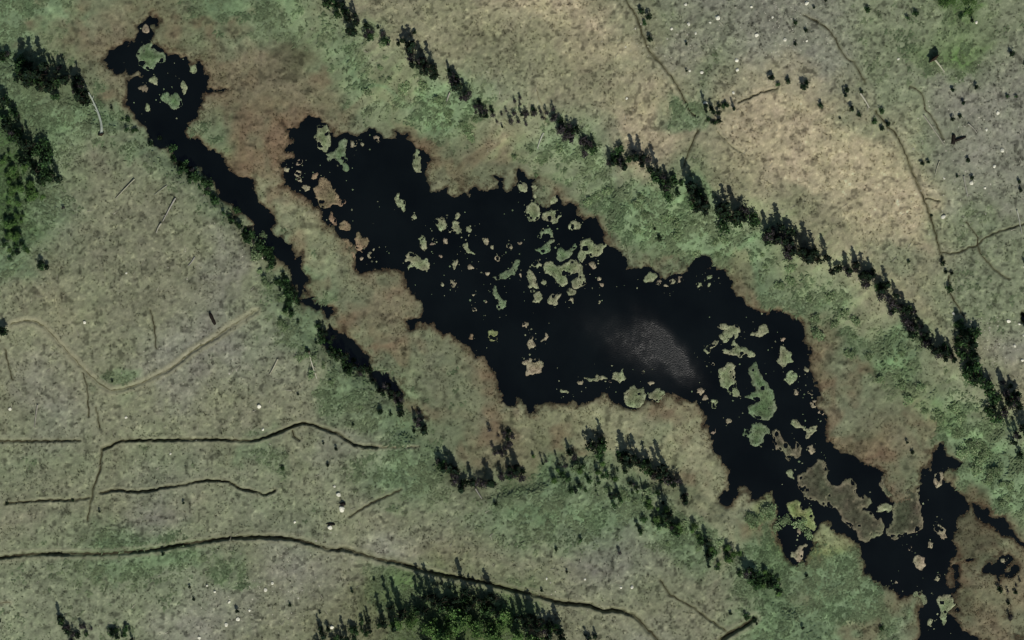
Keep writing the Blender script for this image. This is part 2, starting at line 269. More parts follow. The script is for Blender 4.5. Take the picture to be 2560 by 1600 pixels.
vx, vy = warp(X, Y, 1.6, 6.0, 11.0)
SDV = f_val(vx, vy)
def side_of(x, y): return sm(-6, 6, (y - (60 - 0.575 * (x + 98))) )    # 1 on the north-east side
S = side_of(X, Y)
def land(x, y, sdv, s):
    o = np.maximum(sdv, 0)
    return 0.32 + s * (6.2 * sm(0, 19, o) + 0.02 * np.maximum(o - 19, 0)) + (1 - s) * (1.7 * sm(0, 6.5, o) + 2.4 * sm(5, 60, o))
rough = sm(0, 4, SDV)
H = land(X, Y, SDV, S) + rough * (0.7 * fbm(X, Y, 24, 2, 1.0) + 0.16 * fbm(X, Y, 5, 2, 2.0)) + 0.07 * fbm(X, Y, 1.3, 2, 5.0) + 0.05 * fbm(X, Y, 0.5, 2, 6.0)
H = H + (1 - rough) * 0.10 * fbm(X, Y, 2.2, 2, 4.0)
H = np.maximum(H, 0.16)
H = np.where(SDP < 1.2, H * sm(-0.1, 1.4, SDP + 0.1) * 0.85 + 0.15 * H, H)
H = np.where(SDP < 0, -0.05 - 0.9 * sm(0, 1.2, -SDP), H)
far = np.maximum(np.abs(X) - HX, np.abs(Y) - HY); H = H + np.where(far > 40, 6 * fbm(X, Y, 160, 2, 2.5) * sm(40, 400, far), 0)
se = sm(104, 116, X) * sm(-56, -66, Y)
SDP = np.minimum(SDP, np.where(se > 0.3, 1.3 - 2.6 * np.clip(fbm(X, Y, 5.0, 3, 15.0), -1, 1), 9.0))
H = np.where(SDP < 0, np.minimum(H, -0.05 - 0.9 * sm(0, 1.2, -SDP)), H)
# tracks: cut a groove, pile a low lip
tracks_dense = []
NXI = (len(xs) - len(inx)) // 2; NYI = (len(ys) - len(iny)) // 2
DT = np.zeros_like(H); SOIL = np.zeros_like(H); WORN = np.zeros_like(H); LIP = np.zeros_like(H)
for P, w, d, lab in TRAILS:
    D = densify(P); tracks_dense.append(D)
    best = {}
    cx = np.array([p[0] for p in D]); cy = np.array([p[1] for p in D])
    i0 = np.searchsorted(xs, cx.min() - 4); i1 = np.searchsorted(xs, cx.max() + 4); j0 = np.searchsorted(ys, cy.min() - 4); j1 = np.searchsorted(ys, cy.max() + 4)
    dist = np.full((j1 - j0, i1 - i0), 9.0)
    for k in range(len(D) - 1):
        ax, ay = D[k]; bx, by = D[k + 1]
        a0 = np.searchsorted(xs, min(ax, bx) - 3); a1 = np.searchsorted(xs, max(ax, bx) + 3); b0 = np.searchsorted(ys, min(ay, by) - 3); b1 = np.searchsorted(ys, max(ay, by) + 3)
        if a0 >= a1 or b0 >= b1: continue
        gx = X[b0:b1, a0:a1]; gy = Y[b0:b1, a0:a1]; dx, dy = bx - ax, by - ay; L = dx * dx + dy * dy + 1e-9
        t = np.clip(((gx - ax) * dx + (gy - ay) * dy) / L, 0, 1); dd = np.hypot(gx - ax - t * dx, gy - ay - t * dy)
        sub = dist[b0 - j0:b1 - j0, a0 - i0:a1 - i0]; np.minimum(sub, dd, out=sub)
    sl_ = (slice(j0, j1), slice(i0, i1))
    wob = np.clip(1 + 0.75 * fbm(X[sl_], Y[sl_], 6.0, 2, 21.0), 0.25, 1.6)
    wv = np.clip(0.95 + 0.5 * fbm(X[sl_], Y[sl_], 2.6, 2, 23.0), 0.55, 1.4)
    gr = np.exp(-(dist / (w * 0.62 * wv)) ** 4)
    DT[sl_] = np.maximum(DT[sl_], gr * d * wob)
    SOIL[sl_] = np.maximum(SOIL[sl_], np.exp(-(dist / (w * 0.75)) ** 2))
    if d < 0.3: WORN[sl_] = np.maximum(WORN[sl_], np.exp(-(dist / (w * 1.1)) ** 2))
    LIP[sl_] = np.maximum(LIP[sl_], np.exp(-((dist - w * 1.25) / (w * 0.6)) ** 2) * (0.85 if 0.7 < w < 0.8 else d * 0.7))
H = H - DT + 0.10 * LIP
Hf_x, Hf_y, Hf = xs, ys, H
def ground_z(x, y):
    x = np.asarray(x, float); y = np.asarray(y, float)
    u = np.clip((x + HX) / g, 0, len(inx) - 1.001); v = np.clip((y + HY) / g, 0, len(iny) - 1.001)
    i = u.astype(int) ; j = v.astype(int); fu = u - i; fv = v - j; i = i + NXI; j = j + NYI
    return (Hf[j, i] * (1 - fu) + Hf[j, i + 1] * fu) * (1 - fv) + (Hf[j + 1, i] * (1 - fu) + Hf[j + 1, i + 1] * fu) * fv
def gz(x, y): return float(ground_z(x, y))

def zone_colour(x, y):
    zx, zy = warp(x, y, 5.0, 16.0, 31.0); zx, zy = warp(zx, zy, 2.2, 4.0, 37.0)
    C = f_zone(zx, zy)
    px = zx * 10 + 1280; py = 800 - zy * 10
    for (cx, cy, rx, ry, a, ch, wt) in PATCH:
        ca, sa = math.cos(rad(-a)), math.sin(rad(-a)); dx, dy = px - cx, py - cy
        u = (dx * ca + dy * sa) / rx; v = (-dx * sa + dy * ca) / ry
        k = (wt * sm(1.35, 0.5, np.sqrt(u * u + v * v)))[..., None] if False else (wt * (1 - sm(0.5, 1.35, np.sqrt(u * u + v * v))))[..., None]
        k = k * (0.6 if ch == 'r' else 1.0)
        C = C * (1 - k) + alb(PAL[ch]) * k
    return C
C = zone_colour(X, Y)
# green slope streaks, mottled turf
inval = 1 - sm(-1, 2, SDV)
ru, rv = X * 0.80 + Y * 0.60, -X * 0.60 + Y * 0.80
streak = fbm(ru, rv * 3.2, 5.0, 3, 41.0)
slope = S * sm(0, 2, SDV) * (1 - sm(15, 20, SDV))
C = C * (1 + ((0.22 * streak + 0.10) * slope)[..., None])
C = C * (1 + (slope * 0.5 * np.clip(streak, 0, 1))[..., None] * (np.array([0.86, 1.05, 0.86]) - 1) * 1.0)
fine = (sm(-2, 3, SDV) * (1 - 0.55 * slope) * 0.6 + 0.4) * (1 - inval) + 0.9 * inval
C = C * np.array([1.01, 1.0, 0.965])
mot = 0.10 * fbm(X, Y, 9.0, 2, 55.0) + 0.11 * fbm(X, Y, 2.2, 2, 51.0) + fine * (0.21 * fbm(X, Y, 0.85, 2, 52.0) + 0.14 * fbm(X * 0.8 + Y * 0.6, (Y * 0.8 - X * 0.6) * 2.4, 1.5, 2, 53.0))
C = C * (1 + mot[..., None])
hue = fbm(X, Y, 6.5, 3, 61.0)[..., None] + 0.7 * fbm(X, Y, 1.6, 2, 62.0)[..., None]
C = C * (1 + hue * np.array([0.022, -0.006, 0.035]))
mk = np.clip(fbm(X, Y, 6.0, 3, 64.0) * 1.5 - 0.25, 0, 1) * inval; C = C * (1 - 0.55 * mk[..., None]) + 0.55 * mk[..., None] * alb((104, 86, 68))
mk = np.clip(fbm(X, Y, 8.0, 3, 65.0) * 1.6 - 0.2, 0, 1) * inval; C = C * (1 - 0.5 * mk[..., None]) + 0.5 * mk[..., None] * alb((104, 114, 88))
mk = np.clip(fbm(X, Y, 1.7, 3, 66.0) * 1.7 - 0.35, 0, 1) * inval; C = C * (1 - 0.5 * mk[..., None])
mk = np.clip(fbm(X, Y, 2.0, 3, 67.0) * 1.5 - 0.5, 0, 1) * inval; C = C * (1 + 0.4 * mk[..., None])
# dark scrubby specks and pale straw flecks over the dry ground
sp = fbm(X, Y, 1.1, 2, 71.0); dry = sm(0, 3, SDV) * (1 - 0.6 * slope)
C = C * (1 - (0.5 * sm(0.35, 0.8, sp) * dry)[..., None])
pf = fbm(X, Y, 0.8, 2, 81.0); C = C * (1 + (0.38 * sm(0.4, 0.85, pf) * dry)[..., None] * np.array([1.0, 0.96, 0.9]))
# wet brown rim along the shore
rim = np.exp(-np.maximum(SDP - 0.2, 0) / 1.0) * inval
rr = np.clip(0.5 + 0.9 * fbm(X, Y, 7.0, 2, 91.0), 0, 1)
C = C * (1 - 0.75 * (rim * rr)[..., None]) + 0.75 * (rim * rr)[..., None] * alb((100, 82, 62))
mudd = 1 - sm(0.0, 1.0, SDP + 0.4 * fbm(X, Y, 1.2, 2, 95.0))
C = C * (1 - 0.8 * mudd[..., None]) + 0.8 * mudd[..., None] * alb((34, 28, 20))
# tracks: pale lip painted as the sunlit groove wall, soil in the groove
lp = np.clip(LIP * 0.8, 0, 0.6)[..., None]; C = C * (1 - lp) + lp * alb((128, 128, 104))
so = np.clip(SOIL - 0.75 * WORN, 0, 1)[..., None] * 0.75; wo_ = WORN[..., None] * 0.6; C = C * (1 - wo_) + wo_ * alb((134, 131, 106)); C = C * (1 - so) + so * alb((66, 66, 46))
out_ = sm(-0.5, 10, far)[..., None]; base_ = alb((110, 113, 93)) * (1 + 0.12 * fbm(X, Y, 90.0, 2, 97.0)[..., None])
C = C * (1 - out_) + out_ * base_
C = np.clip(C, 0.004, 0.6)
ny, nx = X.shape
idx = np.arange(ny * nx, dtype=np.int32).reshape(ny, nx)
fc = np.stack([idx[:-1, :-1], idx[:-1, 1:], idx[1:, 1:], idx[1:, :-1]], -1).reshape(-1, 4)
gobj = mesh_np('ground', np.stack([X, Y, H], -1).reshape(-1, 3), fc, M_ground, col=C.reshape(-1, 3), smooth=True)
tag(gobj, 'dry grassy ground with a marshy valley floor and worn slopes', None, kind='structure')
# colour lookup on the dense part
Cd = C[NYI:NYI + len(iny), NXI:NXI + len(inx)]; f_col = Fld(-HX, -HY, g, Cd)
SDPd = Fld(-HX, -HY, g, SDP[NYI:NYI + len(iny), NXI:NXI + len(inx)]); SDVd = Fld(-HX, -HY, g, SDV[NYI:NYI + len(iny), NXI:NXI + len(inx)])
DTd = Fld(-HX, -HY, g, SOIL[NYI:NYI + len(iny), NXI:NXI + len(inx)])

# ------------------------------------------------------------------ water
mw = bpy.data.materials.new('dark_pond_water'); mw.use_nodes = True; n = mw.node_tree.nodes; l = mw.node_tree.links
b = n['Principled BSDF']; b.inputs['Base Color'].default_value = (0.0028, 0.0042, 0.0052, 1)
b.inputs['IOR'].default_value = 1.5
tc = n.new('ShaderNodeTexCoord')
def mth(op, a, b_=None, c=None):
    q = n.new('ShaderNodeMath'); q.operation = op
    for i, v in enumerate((a, b_, c)):
        if v is None: continue
        if isinstance(v, (int, float)): q.inputs[i].default_value = v
        else: l.new(v, q.inputs[i])
    return q.outputs[0]
sep = n.new('ShaderNodeSeparateXYZ'); l.new(tc.outputs['Object'], sep.inputs[0])
nzw = n.new('ShaderNodeTexNoise'); nzw.inputs['Scale'].default_value = 0.25; nzw.inputs['Detail'].default_value = 3; l.new(tc.outputs['Object'], nzw.inputs['Vector'])
def gust(cx, cy, rx, ry, ang):            # soft patch where the wind ruffles the water
    ca, sa = math.cos(rad(ang)), math.sin(rad(ang))
    dx = mth('SUBTRACT', sep.outputs[0], cx); dy = mth('SUBTRACT', sep.outputs[1], cy)
    u = mth('DIVIDE', mth('ADD', mth('MULTIPLY', dx, ca), mth('MULTIPLY', dy, sa)), rx)
    v = mth('DIVIDE', mth('SUBTRACT', mth('MULTIPLY', dy, ca), mth('MULTIPLY', dx, sa)), ry)
    d = mth('SQRT', mth('ADD', mth('MULTIPLY', u, u), mth('MULTIPLY', v, v)))
    d = mth('ADD', d, mth('MULTIPLY', mth('SUBTRACT', nzw.outputs['Fac'], 0.5), 0.7))
    r = n.new('ShaderNodeMapRange'); r.interpolation_type = 'SMOOTHSTEP'
    r.inputs['From Min'].default_value = 1.75; r.inputs['From Max'].default_value = 0.0
    l.new(d, r.inputs['Value']); return r.outputs[0]
c1 = W((1672, 868)); c2 = W((1610, 885)); c3 = W((1560, 850))
GU = mth('ADD', mth('MULTIPLY', gust(c1[0], c1[1], 11.0, 3.2, -50), 0.9), mth('MULTIPLY', gust(c2[0], c2[1], 14.0, 6.0, -35), 0.45))
GU = mth('ADD', GU, mth('MULTIPLY', gust(c3[0], c3[1], 16.0, 5.0, -25), 0.3))
n3 = n.new('ShaderNodeTexNoise'); n3.inputs['Scale'].default_value = 0.45; n3.inputs['Detail'].default_value = 5; l.new(tc.outputs['Object'], n3.inputs['Vector'])
brk = n.new('ShaderNodeMapRange'); brk.inputs['From Min'].default_value = 0.36; brk.inputs['From Max'].default_value = 0.62; l.new(n3.outputs['Fac'], brk.inputs['Value'])
nb_ = n.new('ShaderNodeTexNoise'); nb_.inputs['Scale'].default_value = 0.07; nb_.inputs['Detail'].default_value = 5; l.new(tc.outputs['Object'], nb_.inputs['Vector'])
cr = n.new('ShaderNodeValToRGB'); l.new(nb_.outputs['Fac'], cr.inputs[0])
cr.color_ramp.elements[0].position = 0.35; cr.color_ramp.elements[0].color = (0.0010, 0.0018, 0.0010, 1)
cr.color_ramp.elements[1].position = 0.62; cr.color_ramp.elements[1].color = (0.0030, 0.0048, 0.0040, 1)
l.new(cr.outputs[0], b.inputs['Base Color'])
GW = mth('MINIMUM', GU, 1.0)
GU = mth('POWER', GW, 1.9)
GU = mth('MULTIPLY', GU, mth('ADD', mth('MULTIPLY', brk.outputs[0], 0.6), 0.4))
mp = n.new('ShaderNodeMapping'); mp.inputs['Rotation'].default_value = (0, 0, rad(35)); mp.inputs['Scale'].default_value = (0.75, 1.9, 1); l.new(tc.outputs['Object'], mp.inputs['Vector'])
n1 = n.new('ShaderNodeTexNoise'); n1.inputs['Scale'].default_value = 2.6; n1.inputs['Detail'].default_value = 3; l.new(mp.outputs[0], n1.inputs['Vector'])
bp = n.new('ShaderNodeBump'); bp.inputs['Distance'].default_value = 0.62
l.new(mth('ADD', mth('MULTIPLY', GU, 0.6), 0.015), bp.inputs['Strength'])
l.new(n1.outputs['Fac'], bp.inputs['Height']); l.new(bp.outputs[0], b.inputs['Normal'])
l.new(mth('ADD', mth('MULTIPLY', GW, 0.36), 0.14), b.inputs['Roughness'])
wat = mesh_np('pond_water', [(-150, -100, 0), (150, -100, 0), (150, 100, 0), (-150, 100, 0)], [(0, 1, 2, 3)], mw)
tag(wat, 'dark still pond water with a wind ruffled glinting patch', None, kind='structure')

# ------------------------------------------------------------------ tracks as ribbons lying in their grooves
M_soil = tint_mat('trodden_soil', grain=0.3, gs=2.5, bump=0.5)
for (P, w, d, lab), D in zip(TRAILS, tracks_dense):
    D = [p for p in D if abs(p[0]) < HX - 1 and abs(p[1]) < HY - 1]
    if len(D) < 3: continue
    co, cl = [], []
    for i, (x, y) in enumerate(D):
        x2, y2 = D[min(i + 1, len(D) - 1)]; x1, y1 = D[max(i - 1, 0)]
        L = math.hypot(x2 - x1, y2 - y1) or 1; nx_, ny_ = -(y2 - y1) / L, (x2 - x1) / L
        hw = w * (1.0 if d >= 0.3 else 0.7) * (0.24 + 0.14 * math.sin(i * 0.7 + x) + 0.1 * math.sin(i * 0.23)); base = gz(x, y)
        for s in (-1, -0.4, 0.4, 1):
            qx, qy = x + nx_ * hw * s, y + ny_ * hw * s
            co.append((qx, qy, max(gz(qx, qy), base) + 0.015 + (0.02 if abs(s) < 0.9 else -0.03)))
            cl.append(alb((60, 58, 41) if d >= 0.3 else (98, 97, 72)) * (0.8 + 0.3 * random.random()))
    fs = [(i * 4 + k, i * 4 + k + 1, i * 4 + k + 5, i * 4 + k + 4) for i in range(len(D) - 1) for k in range(3)]
    t = mesh_np('animal_track', co, fs, M_soil, col=np.array(cl), smooth=True)
    tag(t, lab, None, kind='structure')

# ------------------------------------------------------------------ vegetation that nobody could count
def tufts(name, n_try, want, size, height, colf, lean, label, cat, blades=3, batch=None, bent=False):
    x = RNG.uniform(-129.5, 129.5, n_try); y = RNG.uniform(-81.5, 81.5, n_try)
    k = RNG.random(n_try) < want(x, y); x, y = x[k], y[k]; m = len(x)
    z = ground_z(x, y) - 0.05; base = colf(x, y)
    s = RNG.uniform(*size, m); h = RNG.uniform(*height, m) * (0.6 + 0.4 * s / size[1])
    ang = RNG.uniform(0, 2 * PI, m); co = np.zeros((m, blades, 3, 3)); cl = np.zeros((m, blades, 3, 3))
    for q in range(blades):
        a = ang + q * 2 * PI / blades + RNG.uniform(-.4, .4, m)
        ox, oy = np.cos(a) * s * 0.45, np.sin(a) * s * 0.45
        tx, ty = -np.sin(a) * s * 0.6, np.cos(a) * s * 0.6
        zb = z
        if bent:                          # blades lie over together, broad side up
            la = math.atan2(lean[1], lean[0]) + RNG.normal(0, .5, m); tx, ty = -np.sin(la) * s * 0.45, np.cos(la) * s * 0.45; ox, oy = ox * 1.5, oy * 1.5; zb = z + 0.06 + h * 0.2
        co[:, q, 0] = np.stack([x + ox - tx, y + oy - ty, zb], -1); co[:, q, 1] = np.stack([x + ox + tx, y + oy + ty, zb], -1)
        lx = lean[0] + RNG.normal(0, lean[2], m); ly = lean[1] + RNG.normal(0, lean[2], m)
        if bent: q_ = np.hypot(*lean[:2]) * RNG.uniform(.7, 1.2, m); lx, ly = np.cos(la) * q_, np.sin(la) * q_
        co[:, q, 2] = np.stack([x + lx * h + (ox if bent else -ox * .6), y + ly * h + (oy if bent else -oy * .6), z + (0.02 if bent else 1) * h + (0.05 if bent else 0)], -1)
        br = RNG.uniform(0.72, 1.22, m)[:, None]
        cl[:, q, 0] = cl[:, q, 1] = base * br * 0.9; cl[:, q, 2] = base * br * 1.1
    o = mesh_np(name, co.reshape(-1, 3), np.arange(m * blades * 3, dtype=np.int32).reshape(-1, 3), M_grass, col=np.clip(cl.reshape(-1, 3), 0.005, .6))
    tag(o, label, cat, kind='stuff'); return m
def want_dry(x, y):
    return sm(0, 3, SDVd(x, y)) * (1 - np.clip(DTd(x, y) * 1.6, 0, 1)) * np.clip(0.45 + 0.9 * fbm(x, y, 3.0, 2, 101.0), 0.05, 1)
def col_dry(x, y):
    c = f_col(x, y); r = RNG.random(len(x)); d = np.where(r < 0.18, 0.7, np.where(r > 0.8, 1.35, 1.08))[:, None]
    return c * d
tufts('dry_grass', 95000, want_dry, (0.18, 0.40), (0.10, 0.32), col_dry, (0.1, 0.1, 0.8), 'short dry grass and dwarf scrub tufts covering the slopes', 'grass')
def greenish(x, y):
    c = f_col(x, y); return sm(1.10, 1.34, c[..., 1] / c[..., 0])
def want_slope(x, y):
    u, v = x * 0.80 + y * 0.60, -x * 0.60 + y * 0.80
    return greenish(x, y) * (SDPd(x, y) > 0.6) * (1 - np.clip(DTd(x, y) * 1.6, 0, 1)) * np.clip(0.35 + 1.1 * fbm(u, v * 2.2, 5.0, 3, 111.0), 0.02, 1)
def col_slope(x, y):
    c = f_col(x, y); k = np.clip(0.5 + fbm(x, y, 6.0, 2, 113.0), 0, 1)[:, None]
    return (c * 0.5 + 0.53 * (alb((132, 146, 110)) * k + alb((108, 130, 94)) * (1 - k))) * np.where(RNG.random(len(x)) < 0.25, 0.8, 1.05)[:, None]
tufts('tall_green_grass', 130000, want_slope, (0.35, 0.85), (0.25, 0.6), col_slope, (-1.5, -1.9, 0.7), 'tall pale green grass and sedge bent down the banks of the valley', 'grass', bent=True)
def want_reed(x, y):
    sv = SDVd(x, y); sp_ = SDPd(x, y)
    return (1 - sm(-2, 1, sv)) * (sp_ > -0.15) * np.clip(0.25 + 0.8 * np.exp(-np.maximum(sp_, 0) / 1.8) + 0.5 * fbm(x, y, 3.5, 2, 121.0), 0.05, 1)
def col_reed(x, y):
    c = f_col(x, y); e = np.exp(-np.maximum(SDPd(x, y), 0) / 1.5)[:, None]; r = RNG.random(len(x))[:, None]
    br = np.where(r < 0.45, alb((122, 102, 78)), np.where(r < 0.75, alb((136, 128, 100)), alb((104, 108, 82))))
    return (c * (1 - 0.4 * e) + br * 0.4 * e) * 1.13
tufts('marsh_sedge', 150000, want_reed, (0.25, 0.55), (0.08, 0.24), col_reed, (-0.1, 0.4, 0.9), 'matted brown and olive sedge filling the marshy valley floor', 'sedge')

# ------------------------------------------------------------------ floating mats in the water
def mat_mesh(pts, seed, big, rimc=(124, 128, 102), inc=(100, 108, 80), hh=0.16):
    P = np.array([W(p) for p in pts]); P = np.stack([P * .75 + np.roll(P, -1, 0) * .25, P * .25 + np.roll(P, -1, 0) * .75], 1).reshape(-1, 2); cx, cy = P.mean(0)
    st_ = 0.22 if not big else 0.26
    x0, y0 = P.min(0) - 0.8; x1, y1 = P.max(0) + 0.8
    ax = np.arange(x0, x1, st_); ay = np.arange(y0, y1, st_); GX, GY = np.meshgrid(ax, ay)
    qx = GX + 0.5 * fbm(GX, GY, 1.1, 3, seed); qy = GY + 0.5 * fbm(GX, GY, 1.1, 3, seed + 9)
    D = np.full(GX.shape, 1e9); ins = np.zeros(GX.shape, bool)
    for i in range(len(P)):
        ax_, ay_ = P[i]; bx, by = P[(i + 1) % len(P)]; dx, dy = bx - ax_, by - ay_; L = dx * dx + dy * dy + 1e-9
        t = np.clip(((qx - ax_) * dx + (qy - ay_) * dy) / L, 0, 1); D = np.minimum(D, np.hypot(qx - ax_ - t * dx, qy - ay_ - t * dy))
        if ay_ != by:
            c = ((qy >= min(ay_, by)) & (qy < max(ay_, by))); ins ^= c & (qx < ax_ + (qy - ay_) * dx / (by - ay_) if True else False)
    sd = np.where(ins, D, -D) + 0.12; sd = np.where(sd > 0.3, sd - 1.6 * np.maximum(fbm(GX, GY, 1.5, 2, seed + 2) - 0.42, 0) * 2.2, sd)
    z = np.where(sd > 0, 0.03 + hh * sm(0, 0.5, sd) + 0.07 * fbm(GX, GY, 0.7, 2, seed + 3), -0.12 + sd * 0.3)
    keep = (sd > -0.30); cell = keep[:-1, :-1] & keep[1:, :-1] & keep[:-1, 1:] & keep[1:, 1:]
    ids = np.arange(GX.size).reshape(GX.shape)
    f = np.stack([ids[:-1, :-1], ids[:-1, 1:], ids[1:, 1:], ids[1:, :-1]], -1)[cell]
    used = np.unique(f); remap = np.full(GX.size, -1); remap[used] = np.arange(len(used)); f = remap[f]
    co = np.stack([GX - cx, GY - cy, z], -1).reshape(-1, 3)[used]
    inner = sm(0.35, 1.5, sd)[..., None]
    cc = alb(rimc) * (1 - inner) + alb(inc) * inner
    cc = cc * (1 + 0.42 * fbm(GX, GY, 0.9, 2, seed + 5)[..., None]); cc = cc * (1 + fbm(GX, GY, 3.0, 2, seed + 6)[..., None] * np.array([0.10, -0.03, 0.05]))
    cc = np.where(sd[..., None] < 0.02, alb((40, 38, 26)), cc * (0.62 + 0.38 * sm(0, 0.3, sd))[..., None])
    cc = np.clip(cc.reshape(-1, 3)[used], 0.004, 0.5)
    # short standing blades on the mat
    m = (sd > 0.1).ravel(); ii = np.nonzero(m)[0]; kk = RNG.random(len(ii)) < 0.35; ii = ii[kk]
    bx_ = GX.ravel()[ii] - cx; by_ = GY.ravel()[ii] - cy; bz = z.ravel()[ii]; nb = len(ii)
    bco = np.zeros((nb, 3, 3)); a = RNG.uniform(0, PI, nb); hw = RNG.uniform(.06, .16, nb); hb = RNG.uniform(.12, .38, nb)
    bco[:, 0] = np.stack([bx_ - np.cos(a) * hw, by_ - np.sin(a) * hw, bz - .03], -1); bco[:, 1] = np.stack([bx_ + np.cos(a) * hw, by_ + np.sin(a) * hw, bz - .03], -1)
    bco[:, 2] = np.stack([bx_ + RNG.normal(0, .12, nb), by_ + RNG.normal(0, .12, nb), bz + hb], -1)
    bcl = np.repeat((alb(rimc) * .5 + alb(inc) * .5)[None] * RNG.uniform(.8, 1.35, nb)[:, None], 3, 0)
    return (cx, cy), co, f, cc, bco.reshape(-1, 3), bcl
seedc = [500.0]
BL = {}
def add_mat(pts, region, tone='o'):
    seedc[0] += 13.7
    rim_, in_ = dict(o=((128, 134, 104), (104, 113, 82)), g=((104, 118, 90), (84, 102, 70)), b=((126, 112, 88), (108, 98, 76)), y=((124, 132, 90), (104, 116, 72)), d=((108, 106, 84), (70, 72, 56)), t=((140, 134, 110), (120, 114, 90)))[tone]
    P = np.array(pts); area = 0.5 * abs(np.dot(P[:, 0], np.roll(P[:, 1], 1)) - np.dot(P[:, 1], np.roll(P[:, 0], 1))) * 0.01
    (cx, cy), co, f, cc, bco, bcl = mat_mesh(pts, seedc[0], area > 60, rim_, in_)
    if len(f) < 3: return
    r = root('sedge_mat', (cx, cy, 0.0))
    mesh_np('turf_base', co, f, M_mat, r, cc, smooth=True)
    if len(bcl) > 3: s = mesh_np('sedge_blades', bco, np.arange(len(bco), dtype=np.int32).reshape(-1, 3), M_grass, r, np.clip(bcl, .005, .5)); s['kind'] = 'stuff'
    d = P - P.mean(0); w_ = np.sqrt(np.linalg.eigvalsh(np.cov(d.T))); asp = w_[1] / max(w_[0], 1e-3)
    BL.setdefault(region, []).append((cx, cy, area, asp, tone, r))
    return r
def dot(c, r_, x, y, rad_, k=1.15):
    px, py = 640 * c + x / 3.78, 400 * r_ + y / 3.78; R = rad_ / 3.78; a0 = random.random() * 6
    return [(px + R * k * random.uniform(.8, 1.15) * math.cos(a0 + i * PI / 4), py + R * k * random.uniform(.8, 1.2) * math.sin(a0 + i * PI / 4)) for i in range(8)]
MATS = []
def ms(region, tone, c, r_, *polys):
    for p in polys: MATS.append((T(c, r_, p), region, tone))
def ds(region, tone, c, r_, *dots):
    for (x, y, q) in dots: MATS.append((dot(c, r_, x, y, q), region, tone))
R1 = 'floating in the open north bay of the pond'
ms(R1,'o',1,1,[(1310,300),(1350,310),(1350,370),(1390,380),(1410,420),(1400,490),(1370,480),(1360,420),(1320,440)],[(1480,0),(1500,-110),(1540,-90),(1570,80),(1540,130),(1500,100),(1470,30)])
ds(R1,'o',1,1,(1490,540,18))
R2 = 'among the scattered islets at the pond centre'
ms(R2,'o',1,1,[(1670,560),(1740,530),(1790,570),(1790,640),(1740,690),(1720,610)],[(1860,570),(1910,570),(1940,660),(1940,700),(1870,670),(1830,700),(1800,660),(1850,640)],[(1890,490),(1930,500),(1910,550),(1880,550)],[(2000,630),(2040,640),(2020,690),(1980,660)],
   [(1540,700),(1610,740),(1590,860),(1560,850)],[(1400,890),(1470,870),(1530,920),(1640,950),(1640,1030),(1550,1040),(1490,1000),(1430,1040),(1440,1000),(1470,970),(1410,940)],[(1980,770),(2020,830),(2070,900),(2000,860),(1930,840)],[(1880,930),(1910,940),(1900,990),(1880,1050),(1850,1000)])
ms(R2,'g',1,1,[(2220,1100),(2310,1075),(2400,1040),(2425,1000),(2450,950),(2500,920),(2480,1010),(2440,1070),(2350,1120),(2240,1130)],[(2240,1200),(2280,1210),(2320,1310),(2370,1320),(2370,1380),(2310,1420),(2260,1390),(2290,1340),(2240,1260)])
ds(R2,'t',1,1,(1790,760,25),(2170,765,28),(2230,828,15),(1735,910,15),(2030,1020,22),(1855,1165,27),(1755,1175,18),(2185,1070,18),(2075,1405,18),(1665,800,18),(2390,820,20),(2280,940,18),(2045,1275,12),(2170,1330,11))
R3 = 'along the brown northwest shore of the pond'
ds(R3,'t',1,1,(460,260,25),(290,90,22),(400,10,25),(415,185,18),(1070,900,22),(1110,850,12),(1000,930,18),(390,130,30))
ms(R3,'b',1,1,[(540,110),(590,130),(570,180),(510,170)],[(620,150),(700,190),(700,250),(760,290),(790,370),(860,400),(800,430),(740,410),(690,460),(620,440),(580,370),(530,310),(560,250),(610,210)],[(700,480),(740,520),(760,600),(730,620),(690,560)],[(840,550),(910,630),(880,670),(800,660),(780,610)],[(950,680),(1000,700),(1010,740),(1070,740),(1030,850),(960,870),(930,770)],[(800,760),(850,720),(910,800),(950,900),(920,1010),(820,980),(760,860)])
R4 = 'tucked into the northern corner of the pond'
ms(R4,'g',1,0,[(830,1280),(860,1330),(840,1430),(850,1520),(875,1590),(835,1630),(815,1590),(830,1550),(770,1530),(740,1490),(660,1520),(680,1440),(760,1410),(790,1350)])
ms(R4,'o',1,0,[(600,1160),(690,1190),(700,1380),(640,1440),(580,1390),(550,1280)])
ds(R4,'t',1,0,(920,1350,34),(1000,1350,18),(1135,1300,22))
R5 = 'beside the northeast shore of the pond'
ms(R5,'o',2,1,[(50,210),(130,205),(130,290),(90,300),(45,260)],[(190,210),(300,180),(440,330),(390,420),(280,410),(210,370)],[(210,380),(270,450),(270,540),(210,590),(140,550),(120,450)],[(280,500),(360,460),(460,470),(480,520),(400,600),(370,580),(280,560)],[(530,590),(590,560),(620,590),(660,610),(640,660),(590,650),(530,640)])
R6 = 'in the ringed cluster at the pond centre'
ms(R6,'g',2,1,[(230,730),(290,660),(370,640),(410,740),(370,780),(350,860),(300,890),(260,870),(200,860),(240,830),(330,800),(370,740),(330,690),(280,720)],[(420,840),(470,820),(550,880),(580,780),(610,790),(580,880),(500,950),(430,950)])
